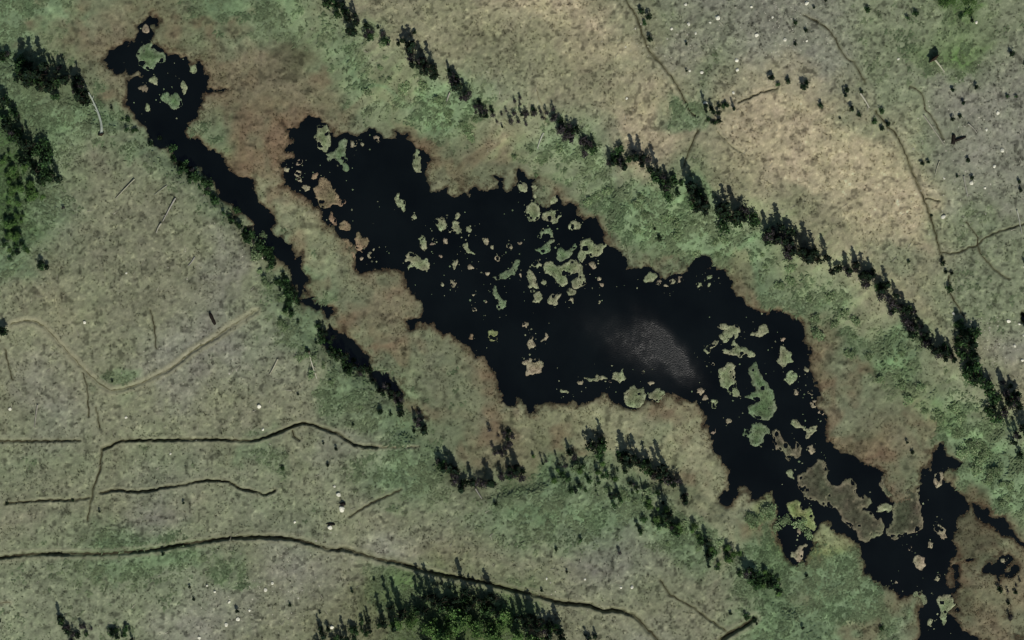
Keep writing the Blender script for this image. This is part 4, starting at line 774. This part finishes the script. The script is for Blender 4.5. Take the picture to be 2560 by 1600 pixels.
 ([(1770,320),(1775,312),(1802,305)], 4, 4, ['dark','mid'], (.6,.75), (.7,.9), 'just below the clump where the gully tracks meet', 'bushes below the clump where the gully tracks meet'),
 ([(2340,20),(2370,10),(2400,25),(2430,5)], 9, 16, ['bright'], (.5,.9), (.4,.6), 'in the bright green patch at the northeast', 'bright shrubs in the northeast green patch'),
 ([(2500,1490),(2540,1440),(2520,1560)], 7, 12, ['dark','grey'], (.6,.9), (.7,.9), 'in the tangled marsh at the southeast corner', 'brush in the southeast marsh'),
]
for a in BAND: band(*a)
SMALL = {'spire': ('slender dark tree', 'dark spiky tree'), 'grey': ('grey leafless shrub', 'grey twiggy bush'), 'dark': ('dark low shrub', 'dark rounded shrub'), 'mid': ('dull green shrub',) * 2, 'leafy': ('bright leafy tree',) * 2, 'bright': ('bright green shrub',) * 2, 'willow': ('pale feathery shrub',) * 2}
for (lab, grp), L in PL.items():
    fam = {}
    for it in L: fam.setdefault(it[2], []).append(it)
    for kn, v in fam.items():
        v.sort(key=lambda q: q[0]); big = max(v, key=lambda q: q[3])
        for i, it in enumerate(v):
            nm = SMALL[kn][0]
            if True:
                txt = (f'{nm}, the only one {lab}' if len(v) == 1 else f'{nm}, {rank_word(i, len(v))}, {lab}')
            else: txt = f'{nm} {lab}'
            it[4]['label'] = txt; it[4]['group'] = SMALL[kn][0] + 's: ' + grp
# lone bushes out on the grassland, each named by what it stands beside
LONE = [(T(2,0,[(1220,125)]),'dark',.8,'upper dark bush of the pair beside the narrow gully track'),(T(2,0,[(1280,175)]),'dark',.85,'lower dark bush of the pair beside the narrow gully track'),
 (T(2,0,[(1248,235)]),'mid',.6,'small green bush just below the pair on the gully track'),(T(2,0,[(1295,380)]),'dark',.8,'squat black bush on the bend of the narrow gully track'),
 (T(2,0,[(1640,430)]),'dark',.45,'small leaning black bush on bare grey soil'),(T(2,0,[(1640,680)]),'dark',.35,'tiny brown bush touching a pale stone'),
 (T(3,0,[(915,110)]),'mid',.7,'tall narrow green bush at the northern grassland'),(T(3,0,[(1370,150)]),'mid',.7,'upper green bush of the slanting pair in the north'),(T(3,0,[(1295,190)]),'mid',.55,'lower green bush of the slanting pair in the north'),
 (T(3,0,[(15,745)]),'dark',.9,'dark bush at the head of the row along the thin track'),(T(3,0,[(175,790)]),'dark',.7,'second dark bush of the row along the thin track'),(T(3,0,[(320,830)]),'dark',1.0,'thick triangular bush ending the row along the thin track'),(T(3,0,[(345,790)]),'dark',.7,'low bush leaning on the thick triangular bush'),(T(3,0,[(80,815)]),'mid',.5,'tiny bush low in the row along the thin track'),
 (T(3,0,[(710,920)]),'spire',.62,'tallest black bush on the eastern grassland'),(T(3,0,[(725,870)]),'dark',.7,'black bush just above the tallest one'),(T(3,0,[(485,1015)]),'dark',.75,'lone oval bush west of the tallest black bush'),
 (T(3,0,[(775,1040)]),'dark',.8,'rounded bush below the tallest black bush'),(T(3,0,[(840,1095)]),'dark',.6,'narrow bush below the rounded one on the grassland'),(T(3,0,[(870,880)]),'dark',.5,'small bush at the head of the short pale log'),
 (T(3,0,[(1050,1060)]),'mid',.65,'dull green bush beside the start of the straight gully track'),(T(3,0,[(985,1155)]),'mid',.65,'green bush uphill of the crossed pair'),(T(3,0,[(1115,1180)]),'dark',.65,'upper bush of the crossed pair by the straight track'),(T(3,0,[(1062,1220)]),'dark',.65,'lower bush of the crossed pair by the straight track'),(T(3,0,[(665,1130)]),'dark',.35,'tiny bush alone on the tan edge'),
 (T(3,0,[(2280,520)]),'dark',.75,'dark round bush near the northeast edge'),(T(3,0,[(2405,615)]),'dark',.6,'dark bush at the very edge in the northeast'),(T(3,0,[(1940,835)]),'dark',.65,'lone black bush right of the uprooted trunk'),(T(3,0,[(1825,985)]),'dark',.6,'black bush above the close pair on grey soil'),(T(3,0,[(1720,1135)]),'dark',.6,'left bush of the close pair on grey soil'),(T(3,0,[(1790,1105)]),'dark',.55,'right bush of the close pair on grey soil'),
 (T(3,0,[(2240,920)]),'mid',.4,'tiny green bush among three near the east edge'),(T(3,0,[(2320,925)]),'mid',.4,'second tiny green bush near the east edge'),(T(3,0,[(1910,210)]),'dark',.5,'dark bush under the bright green northeast patch'),(T(3,0,[(1800,170)]),'mid',.6,'green bush at the lower edge of the bright patch'),(T(3,0,[(1720,860)]),'dark',.6,'dusty bush at the top of the grey streak'),
 (T(3,0,[(420,90)]),'dark',.4,'tiny dark bush beside a large white stone'),(T(3,0,[(530,20)]),'dark',.4,'tiny bush at the northern edge'),(T(3,0,[(240,430)]),'dark',.45,'small black bush on the grey scree'),(T(3,0,[(340,300)]),'dark',.5,'flat bush on the grey scree'),(T(3,0,[(240,230)]),'mid',.5,'flat green bush on the upper scree'),
 (T(3,1,[(1440,45)]),'dark',.6,'taller bush of the pair beside the straight track'),(T(3,1,[(1492,25)]),'dark',.5,'shorter bush of the pair beside the straight track'),(T(3,1,[(1870,15)]),'dark',.6,'black bush above the two rocks in the east'),(T(3,1,[(1905,180)]),'dark',.55,'dark bush touching a pale rock in the east'),(T(3,1,[(1765,160)]),'dark',.4,'tiny bush west of the pale rock in the east'),
 (T(3,1,[(1630,985)]),'dark',.7,'black round bush at the end of the straight gully track'),(T(3,1,[(1665,1060)]),'dark',.55,'small dark bush under the black round one'),(T(3,1,[(1720,1075)]),'dark',.5,'small brown bush under the black round one'),(T(3,1,[(1690,1225)]),'mid',.85,'star shaped green bush below the straight gully track'),(T(3,1,[(1310,965)]),'dark',.42,'lone tiny bush west of the straight gully track'),(T(3,1,[(1525,530)]),'dark',.35,'tiny bush growing on the straight gully track'),(T(3,1,[(2400,965)]),'dark',.5,'red brown bush at the east edge'),(T(3,1,[(2350,210)]),'dark',.5,'upper dark bush at the east edge streak'),(T(3,1,[(2365,290)]),'dark',.5,'lower dark bush at the east edge streak'),
 (T(0,2,[(55,110)]),'dark',1.25,'large dark bush at the start of the V shaped track'),(T(0,2,[(20,80)]),'dark',1.0,'dark bush touching the large one on the west edge'),(T(0,2,[(1070,580)]),'dark',.32,'tiny black bush in the bottom of the V'),(T(0,1,[(600,450)]),'grey',.5,'thin brown bush east of the western grove'),
 (T(1,2,[(480,280)]),'dark',.5,'tiny black bush beside the thin leaning log'),(T(1,2,[(400,700)]),'dark',.35,'tiny dark bush alone on the slope'),(T(1,2,[(920,985)]),'dark',.35,'tiny bush above the sunken track dip'),(T(1,2,[(760,1215)]),'dark',.5,'low bush below the sunken track dip'),(T(1,2,[(680,1375)]),'dark',.4,'low bush on the green flat south of the sunken track'),(T(1,2,[(250,1400)]),'mid',.5,'flat green bush on the green flat'),(T(1,2,[(640,1165)]),'dark',.35,'tiny bush just under the sunken track'),
 (T(0,3,[(1550,690)]),'dark',.6,'dark bush hanging below the long deep track'),(T(0,3,[(1740,212)]),'dark',.4,'small flat bush on the bright grass'),(T(0,3,[(950,290)]),'dark',.4,'small bush east of the cross track'),(T(0,3,[(1800,1010)]),'dark',.4,'small bush at the edge of the stony slope'),(T(0,3,[(1835,1120)]),'dark',.42,'dark bush above the stony southwest slope'),(T(0,3,[(2250,1235)]),'dark',.6,'black bush beside the broken stones in the southwest'),(T(0,3,[(80,215)]),'dark',.45,'tiny bush at the start of the short broken track'),(T(0,3,[(695,185)]),'dark',.4,'tiny bush on the short broken track'),(T(0,3,[(10,1330)]),'dark',.35,'tiny bush on the southwest edge'),
 (T(1,3,[(910,1050)]),'dark',.45,'thin dark bush on the bare slope west of the grove'),(T(1,3,[(1115,940)]),'dark',.38,'tiny flat bush under the long deep track'),(T(1,3,[(325,1175)]),'dark',.45,'low slanting bush on the stony southern slope'),(T(1,3,[(610,1250)]),'dark',.35,'tiny bush west of the southern grove'),(T(1,3,[(2270,230)]),'dark',.5,'small dark bush below the southern marsh tip'),
 (T(2,3,[(415,650)]),'dark',.45,'hooked black bush on the bare southern slope'),(T(2,3,[(520,865)]),'dark',.4,'tiny black bush below the hooked one'),(T(2,3,[(1015,690)]),'grey',.62,'grey square bush on the bare southern slope'),(T(2,3,[(650,570)]),'mid',.55,'faint green bush west of the grey square bush'),(T(2,3,[(280,1040)]),'dark',.4,'tiny bush standing on the long deep track'),
 (T(3,3,[(60,980)]),'dark',.95,'upper black bush on the west side of the southeast meadow'),(T(3,3,[(110,1050)]),'dark',.95,'lower black bush on the west side of the southeast meadow'),(T(3,3,[(330,1400)]),'dark',.5,'small bush on the south side of the southeast meadow'),(T(3,3,[(1080,1400)]),'mid',.6,'dark green bush in the southeast meadow'),(T(3,3,[(370,910)]),'dark',.5,'red brown bush north of the southeast meadow'),
 (T(2,1,[(1400,740)]),'dark',.8,'dark bush in the pocket on the rounded green headland'),(T(2,1,[(1345,650)]),'dark',.5,'small bush above the pocket on the headland'),(T(1,0,[(1160,275)]),'dark',.45,'round black bush above the thin brush gap'),(T(1,0,[(1500,320)]),'dark',.6,'brown bush on the outer side of the rim knot'),
 (T(3,2,[(1375,1250)]),'dark',.55,'dark bush on the red marsh point'),(T(3,2,[(1320,1160)]),'dark',.45,'small dark bush above the red marsh point'),(T(3,2,[(2190,590)]),'grey',.9,'dark thicket bush left of the eastern rim brush'),(T(3,2,[(2260,620)]),'dark',.8,'dark thicket bush east of the eastern rim brush')]
for p, kn, s, lab in LONE:
    x, y = p[0]; plant(kn, x, y, s, random.uniform(.7, .95), lab, 'lone bushes on the grassland')

# ------------------------------------------------------------------ fallen logs
def log(p0, p1, width, label, rootball=False, bend=None, colr=(168, 166, 146), twigs=3):
    a = W(p0); b_ = W(p1); mid = W(bend) if bend else ((a[0] + b_[0]) / 2 + random.uniform(-.15, .15), (a[1] + b_[1]) / 2 + random.uniform(-.15, .15))
    z0 = gz(*a); r = root('fallen_log', (a[0], a[1], z0)); pts = []
    for i in range(9):
        t = i / 8; q = [(1 - t) ** 2 * a[k] + 2 * t * (1 - t) * (2 * mid[k] - (a[k] + b_[k]) / 2) + t * t * b_[k] for k in (0, 1)]
        pts.append((q[0], q[1], gz(q[0], q[1]) + width * .55))
    def tube(P, R0, R1, k=7):
        co, fs, cl = [], [], []
        for i, p in enumerate(P):
            q = P[min(i + 1, len(P) - 1)]; o_ = P[max(i - 1, 0)]; d = Vector((q[0] - o_[0], q[1] - o_[1], q[2] - o_[2])).normalized()
            u = d.cross(Vector((0, 0, 1))); u = u.normalized() if u.length > 1e-3 else Vector((1, 0, 0)); v = u.cross(d)
            R = (R0 + (R1 - R0) * i / (len(P) - 1)) * random.uniform(.9, 1.1)
            for j in range(k):
                c = u * math.cos(2 * PI * j / k) * R + v * math.sin(2 * PI * j / k) * R
                co.append((p[0] + c.x - a[0], p[1] + c.y - a[1], p[2] + c.z - z0)); cl.append(alb(colr) * random.uniform(.8, 1.2))
        for i in range(len(P) - 1):
            for j in range(k): fs.append((i * k + j, i * k + (j + 1) % k, (i + 1) * k + (j + 1) % k, (i + 1) * k + j))
        return co, fs, cl
    co, fs, cl = tube(pts, width * .5, width * .28); mesh_np('trunk', co, fs, M_dead, r, np.clip(np.array(cl), 0, .7), smooth=True)
    for i in range(twigs):
        p = pts[random.randint(3, 7)]; an = math.atan2(b_[1] - a[1], b_[0] - a[0]) + random.choice((-1, 1)) * random.uniform(.5, .9); L = random.uniform(.6, 1.4)
        e = (p[0] + math.cos(an) * L, p[1] + math.sin(an) * L, p[2] + random.uniform(0, .4)); m = ((p[0] + e[0]) / 2, (p[1] + e[1]) / 2, (p[2] + e[2]) / 2 + .05)
        co, fs, cl = tube([p, m, e], width * .16, width * .06, 5); mesh_np('branch', co, fs, M_dead, r, np.clip(np.array(cl), 0, .7), smooth=True)
    if rootball:
        R = rootball; dx, dy = b_[0] - a[0], b_[1] - a[1]; Ld = math.hypot(dx, dy); nx_, ny_ = -dy / Ld, dx / Ld; co, cl, fs = [], [], []
        co.append((-dx / Ld * .5, -dy / Ld * .5, R * .5)); cl.append(alb((40, 34, 26)))
        for j in range(14):
            an = 2 * PI * j / 14; q = R * random.uniform(.6, 1.15)
            co.append((nx_ * math.cos(an) * q, ny_ * math.cos(an) * q, max(-.1, R * .6 + math.sin(an) * q))); cl.append(alb((52, 44, 34)) * random.uniform(.7, 1.2))
        co.append((dx / Ld * .5, dy / Ld * .5, R * .5)); cl.append(alb((46, 40, 30)))
        for j in range(14): fs += [(0, 1 + j, 1 + (j + 1) % 14), (15, 1 + (j + 1) % 14, 1 + j)]
        mesh_np('root_plate', co, fs, M_bark, r, np.array(cl))
    tag(r, label, 'log', 'fallen logs'); return r
log(T(0,0,[(955,1270)])[0], T(0,0,[(830,870)])[0], .75, 'long bent pale log below the dark clump near the upper pool', .8, T(0,0,[(940,1110)])[0], (158, 166, 150))
log(T(3,0,[(1545,570)])[0], T(3,0,[(1645,695)])[0], .6, 'uprooted pale trunk with a large black root plate', 1.9, None, (150, 152, 128))
log(T(3,0,[(855,895)])[0], T(3,0,[(940,1030)])[0], .5, 'short pale log among the black bushes in the northeast')
log(T(3,0,[(1450,1100)])[0], T(3,0,[(1645,1375)])[0], .42, 'long thin pale pole beside the hooked rut', 0, None, (138, 136, 120))
log(T(3,0,[(1870,1180)])[0], T(3,0,[(1950,1265)])[0], .4, 'short grey pole right of the long thin one', 0, None, (134, 132, 118), 1)
log(T(1,2,[(500,300)])[0], T(1,2,[(577,555)])[0], .42, 'thin leaning pale log beside the steep gully reach', .5)
log(T(1,2,[(205,370)])[0], T(1,2,[(130,515)])[0], .45, 'thin pale log leaning towards the thin leaning one', 0, None, (150, 148, 126), 1)
log(T(2,0,[(300,1255)])[0], T(2,0,[(240,1405)])[0], .5, 'pale log lying under the brush beside the pale clearing', 0, None, (140, 144, 128), 1)
log(T(0,1,[(1660,360)])[0], T(0,1,[(1540,580)])[0], .45, 'long grey log on the dry slope west of the gully', 0, None, (142, 140, 128))
log(T(0,1,[(1525,600)])[0], T(0,1,[(1480,690)])[0], .5, 'short stout log ending the long grey one', 0, None, (146, 144, 126), 1)
log(T(0,1,[(1270,180)])[0], T(0,1,[(1095,365)])[0], .42, 'slanting thin grey log north of the long grey one', 0, None, (138, 138, 118), 2)
log(T(0,1,[(1580,240)])[0], T(0,1,[(1460,330)])[0], .3, 'faint thin stick near the green gully bank', 0, None, (128, 130, 112), 0)
log(T(3,1,[(1830,160)])[0], T(3,1,[(1870,350)])[0], .45, 'upright grey log among the eastern rocks', 0, None, (136, 136, 122), 1)
log(T(3,1,[(2330,480)])[0], T(3,1,[(2375,700)])[0], .45, 'pale upright log near the east edge', 0, None, (142, 144, 128), 1)
log(T(3,1,[(1600,20)])[0], T(3,1,[(1560,150)])[0], .35, 'thin pale log right of the bush pair by the straight track', 0, None, (138, 138, 118), 0)
log(T(1,0,[(1835,880)])[0], T(1,0,[(1800,985)])[0], .45, 'short pale log on the green slope below the rim bend', 0, None, (132, 130, 118), 0)
log(T(1,3,[(2075,85)])[0], T(1,3,[(2135,180)])[0], .4, 'short grey log just below the southern marsh tip', 0, None, (140, 138, 128), 0)
log(T(0,2,[(365,800)])[0], T(0,2,[(335,1015)])[0], .45, 'weathered upright log on the dry western slope', 0, None, (130, 128, 114), 1)
log(T(2,0,[(1940,210)])[0], T(2,0,[(1995,270)])[0], .3, 'thin stick trailing from the long white stone', 0, None, (140, 140, 122), 0)
log(T(0,1,[(1840,920)])[0], T(0,1,[(1780,1000)])[0], .35, 'grey stick on the stony ground by the wooded gully', 0, None, (134, 132, 124), 0)
def dead_plate(p0, p1, w_, label):
    a = W(p0); b_ = W(p1); z = gz(*a); r = root('uprooted_stump', (a[0], a[1], z)); dx, dy = b_[0] - a[0], b_[1] - a[1]
    co, fs, cl = [], [], []
    for i in range(7):
        t = i / 6; w2 = w_ * (0.55 + 0.45 * math.sin(PI * (t * .8 + .1))) * random.uniform(.8, 1.2); L = math.hypot(dx, dy); nx_, ny_ = -dy / L, dx / L
        for s, zz in ((-1, 0), (-.5, w2 * .9), (.4, w2), (1, 0)):
            co.append((dx * t + nx_ * w2 * .5 * s, dy * t + ny_ * w2 * .5 * s, zz - .1)); cl.append(alb((34, 30, 26)) * random.uniform(.7, 1.2))
    for i in range(6):
        for k_ in range(3): fs.append((i * 4 + k_, i * 4 + k_ + 1, i * 4 + k_ + 5, i * 4 + k_ + 4))
    mesh_np('root_mass', co, fs, M_bark, r, np.array(cl))
    for q in range(5):
        an = random.random() * 6.28; L = random.uniform(.5, 1.1); co = [(0, .05, .2), (0, -.05, .2), (.05, 0, .35), (math.cos(an) * L, math.sin(an) * L, .5)]
        mesh_np('root', co, [(0, 1, 3), (1, 2, 3), (2, 0, 3)], M_bark, r, np.array([alb((60, 52, 42))] * 4))
    tag(r, label, 'stump', 'uprooted stumps')
dead_plate(T(3,0,[(1730,1370)])[0], T(3,0,[(1735,1280)])[0], 1.3, 'upright arm of the black boomerang shaped stump in the northeast')
dead_plate(T(3,0,[(1745,1340)])[0], T(3,0,[(1850,1300)])[0], .8, 'level arm of the black boomerang shaped stump in the northeast')
dead_plate(T(0,1,[(1985,1450)])[0], T(0,2,[(2035,45)])[0], 1.0, 'black leaning stump above the arm of the V shaped track')
dead_plate(T(1,3,[(800,225)])[0], T(1,3,[(850,225)])[0], .9, 'dark stump between the two white rocks on the southern slope')
dead_plate(T(1,3,[(680,412)])[0], T(1,3,[(750,418)])[0], .6, 'dark flat stump above a pale rock on the southern slope')

# ------------------------------------------------------------------ rocks
def rock_mesh(seed):
    r = np.random.default_rng(seed); import bmesh
    bm = bmesh.new(); bmesh.ops.create_icosphere(bm, subdivisions=2, radius=1.0)
    dirs = r.normal(size=(9, 3)); dirs /= np.linalg.norm(dirs, axis=1)[:, None]; cut = r.uniform(.55, .85, 9)
    for v in bm.verts:
        c = np.array(v.co)
        for d, k in zip(dirs, cut):
            q = c @ d
            if q > k: c = c - d * (q - k)
        v.co = c * (1 + r.normal(0, .03))
    me = bpy.data.meshes.new('rock'); bm.to_mesh(me); bm.free(); me.materials.append(M_rock)
    a = me.color_attributes.new('tint', 'FLOAT_COLOR', 'POINT'); c4 = np.ones((len(me.vertices), 4), np.float32); c4[:, :3] = alb((205, 204, 184)) * r.uniform(.85, 1.1, len(me.vertices))[:, None]
    a.data.foreach_set('color', c4.ravel()); return me
RKM = [rock_mesh(s) for s in range(5)]
ROCKS = [(1,3,780,137,26,'upper white rock of the pair on the southern slope'),(1,3,815,272,36,'large lower white rock of the pair on the southern slope'),(1,3,700,447,28,'pale rock under the dark flat stump'),(1,3,745,60,14,'small stone above the white pair'),(1,3,720,1385,24,'pale rock at the west edge of the southern grove'),(1,3,160,972,20,'left pale stone on the grey southern slope'),(1,3,95,1035,22,'lower pale stone on the grey southern slope'),(1,3,370,395,16,'greenish stone left of the dark flat stump'),
 (2,0,1930,185,32,'long white stone on the northern scree'),(2,0,1660,245,20,'round white stone left of the long one'),(2,0,1502,288,18,'pale stone near the gully track in the north'),(2,0,1728,328,16,'small pale stone below the round one'),(2,0,2112,582,22,'upper bright stone above the small rut'),(2,0,2117,672,20,'lower bright stone below the small rut'),(2,0,1785,697,22,'bright stone at the foot of the narrow rut'),(2,0,1672,680,16,'pinkish stone beside the tiny brown bush'),(2,0,2083,888,20,'white stone above the thin track'),(2,0,2300,347,26,'wide pale stone on the northern scree'),(2,0,1820,990,28,'grey stone inside the green bush clump'),(2,0,1632,60,16,'small stone near the northern edge'),(2,0,2250,80,16,'pale stone in the northern grey patch'),(2,0,1862,230,13,'tiny stone left of the long white stone'),(2,0,1080,940,14,'tiny pale stone on the olive slope'),
 (3,0,355,47,26,'large white stone in the north'),(3,0,145,392,20,'left white stone of the scree pair'),(3,0,350,402,16,'right white stone of the scree pair'),(3,0,30,180,15,'small white stone at the top of the scree'),(3,0,2190,1432,24,'white stone near the east edge'),(3,0,2042,1237,17,'small white stone right of the boomerang stump'),(3,0,1212,572,16,'faint stone on the northeastern grass'),(3,0,1950,225,20,'pale stone under the bright green patch'),(3,0,2150,1075,24,'flat grey stone at the head of a faint rut'),
 (3,1,1640,542,28,'brightest white rock beside the straight gully track'),(3,1,2120,68,18,'pale stone in the upper east'),(3,1,1905,222,26,'flat pale rock under the eastern bush'),(3,1,1645,180,14,'tiny stone right of the straight track'),(3,1,2030,270,14,'tiny stone in the eastern grass'),(3,1,1735,1452,18,'pale stone at the end of the short track'),(3,1,2400,1012,16,'white stone at the east edge'),
 (3,2,2380,377,20,'white stone beside the eastern rim'),(3,2,2310,243,18,'pale stone above the one beside the eastern rim'),(3,2,2395,145,17,'white stone in the eastern stone scatter'),(3,2,2250,12,22,'topmost stone of the eastern stone scatter'),(3,2,2350,40,14,'small stone of the eastern stone scatter'),(3,2,1860,430,16,'pale stone in the eastern rim brush'),
 (0,3,1962,990,15,'left small stone on the southwest slope'),(0,3,2035,1052,16,'middle small stone on the southwest slope'),(0,3,2172,1147,18,'right small stone on the southwest slope'),(0,3,2145,1362,24,'bright stone below the black southwest bush'),(0,3,1888,1485,20,'pale stone at the bottom edge in the southwest'),(0,3,2362,1227,16,'pale stone right of the black southwest bush'),(0,3,2255,1310,26,'dull flat stone among the broken stones'),
 (0,2,1200,920,18,'pale stone above the long sunken track'),(0,2,1615,1262,16,'pale stone below the long sunken track'),(0,2,810,25,18,'pale stone above the arm of the V shaped track'),(0,2,105,840,20,'greenish stone at the west edge'),(0,1,1200,1070,12,'tiny stone in the middle of the western slope'),(1,2,30,815,24,'pale stone on the dry slope by the hump'),(1,2,70,1035,16,'pale stone next to the rising sunken track'),
 (2,3,1130,1012,22,'pale upright stone on the south slope'),(2,3,1030,1015,14,'tiny stone left of the pale upright one'),(2,3,325,930,14,'tiny stone above the long deep track'),(2,3,690,935,13,'tiny stone among grey soil above the deep track'),(1,1,2110,40,8,'pale stone on the marsh edge')]
for c, r_, x, y, q, lab in ROCKS[:-1]:
    X_, Y_ = W(T(c, r_, [(x, y)])[0]); R = q / 3.78 * .1 * 0.95
    o = obj('rock', RKM[random.randrange(5)]); o.location = (X_, Y_, gz(X_, Y_) + R * .15)
    o.scale = (R * random.uniform(.85, 1.15), R * random.uniform(.75, 1.1), R * random.uniform(.5, .75)); o.rotation_euler = (random.uniform(-.2, .2), random.uniform(-.2, .2), random.random() * 6.28)
    tag(o, lab, 'rock', 'pale rocks on the grassland')
bv, bf, bc = [], [], []; nbw = 0
for i in range(420):                      # brushwood and dry stalks lying about
    x, y = random.uniform(-127, 127), random.uniform(-79, 79)
    if float(SDVd(x, y)) < 3 or float(greenish(np.array([x]), np.array([y]))[0]) > .6: continue
    an = random.gauss(.9, .6); L = random.uniform(.5, 1.6); w_ = random.uniform(.05, .11); z = gz(x, y); dx, dy = math.cos(an) * L, math.sin(an) * L
    z2 = gz(x + dx, y + dy); base = alb((150, 148, 130)) * random.uniform(.7, 1.15); nx_, ny_ = -math.sin(an) * w_, math.cos(an) * w_
    for q, zz, k_ in ((0, z, 1), (1, z2, .4)):
        bv += [(x + dx * q - nx_ * k_, y + dy * q - ny_ * k_, zz + .03), (x + dx * q + nx_ * k_, y + dy * q + ny_ * k_, zz + .03), (x + dx * q, y + dy * q, zz + .06 + w_)]; bc += [base] * 3
    bf += [(nbw, nbw + 3, nbw + 5), (nbw, nbw + 5, nbw + 2), (nbw + 1, nbw + 2, nbw + 5), (nbw + 1, nbw + 5, nbw + 4)]; nbw += 6
tag(mesh_np('brushwood', bv, bf, M_dead, col=np.array(bc)), 'thin pale dead sticks strewn over the dry slopes', 'brushwood', kind='stuff')
# scattered stones too many to count on the scree
SCREE = [(1960,40,130,60,150),(1700,110,90,60,90),(2400,300,120,120,110),(2480,860,70,80,110),(640,1500,130,80,120),(760,1400,120,80,50),(2380,480,100,80,70),(1950,110,60,50,50),(1450,1480,120,60,35),(540,640,120,80,40),(480,950,200,100,60)]
V0, F0, C0 = [], [], []; nb = 0
for cx, cy, rx, ry, k in SCREE:
    for i in range(k):
        x, y = W((random.gauss(cx, rx * .6), random.gauss(cy, ry * .6)))
        if abs(x) > 129 or abs(y) > 81: continue
        R = random.uniform(.07, .2) * (1.5 if random.random() < .1 else 1); z = gz(x, y); base = alb((168, 166, 148)) * random.uniform(.55, 1.1)
        m = 6; a0 = random.random() * 6
        for j in range(m): V0.append((x + R * math.cos(a0 + j * PI / 3) * random.uniform(.8, 1.2), y + R * math.sin(a0 + j * PI / 3) * random.uniform(.8, 1.2), z - .03)); C0.append(base)
        V0.append((x + random.uniform(-.3, .3) * R, y + random.uniform(-.3, .3) * R, z + R * .7)); C0.append(base * 1.1)
        for j in range(m): F0.append((nb + j, nb + (j + 1) % m, nb + m))
        nb += m + 1
tag(mesh_np('gravel', V0, F0, M_rock, col=np.clip(np.array(C0), 0, .6)), 'small pale stones strewn over the grey slopes', 'gravel', kind='stuff')
print('objects', len(bpy.data.objects), 'mats', len(MATS))
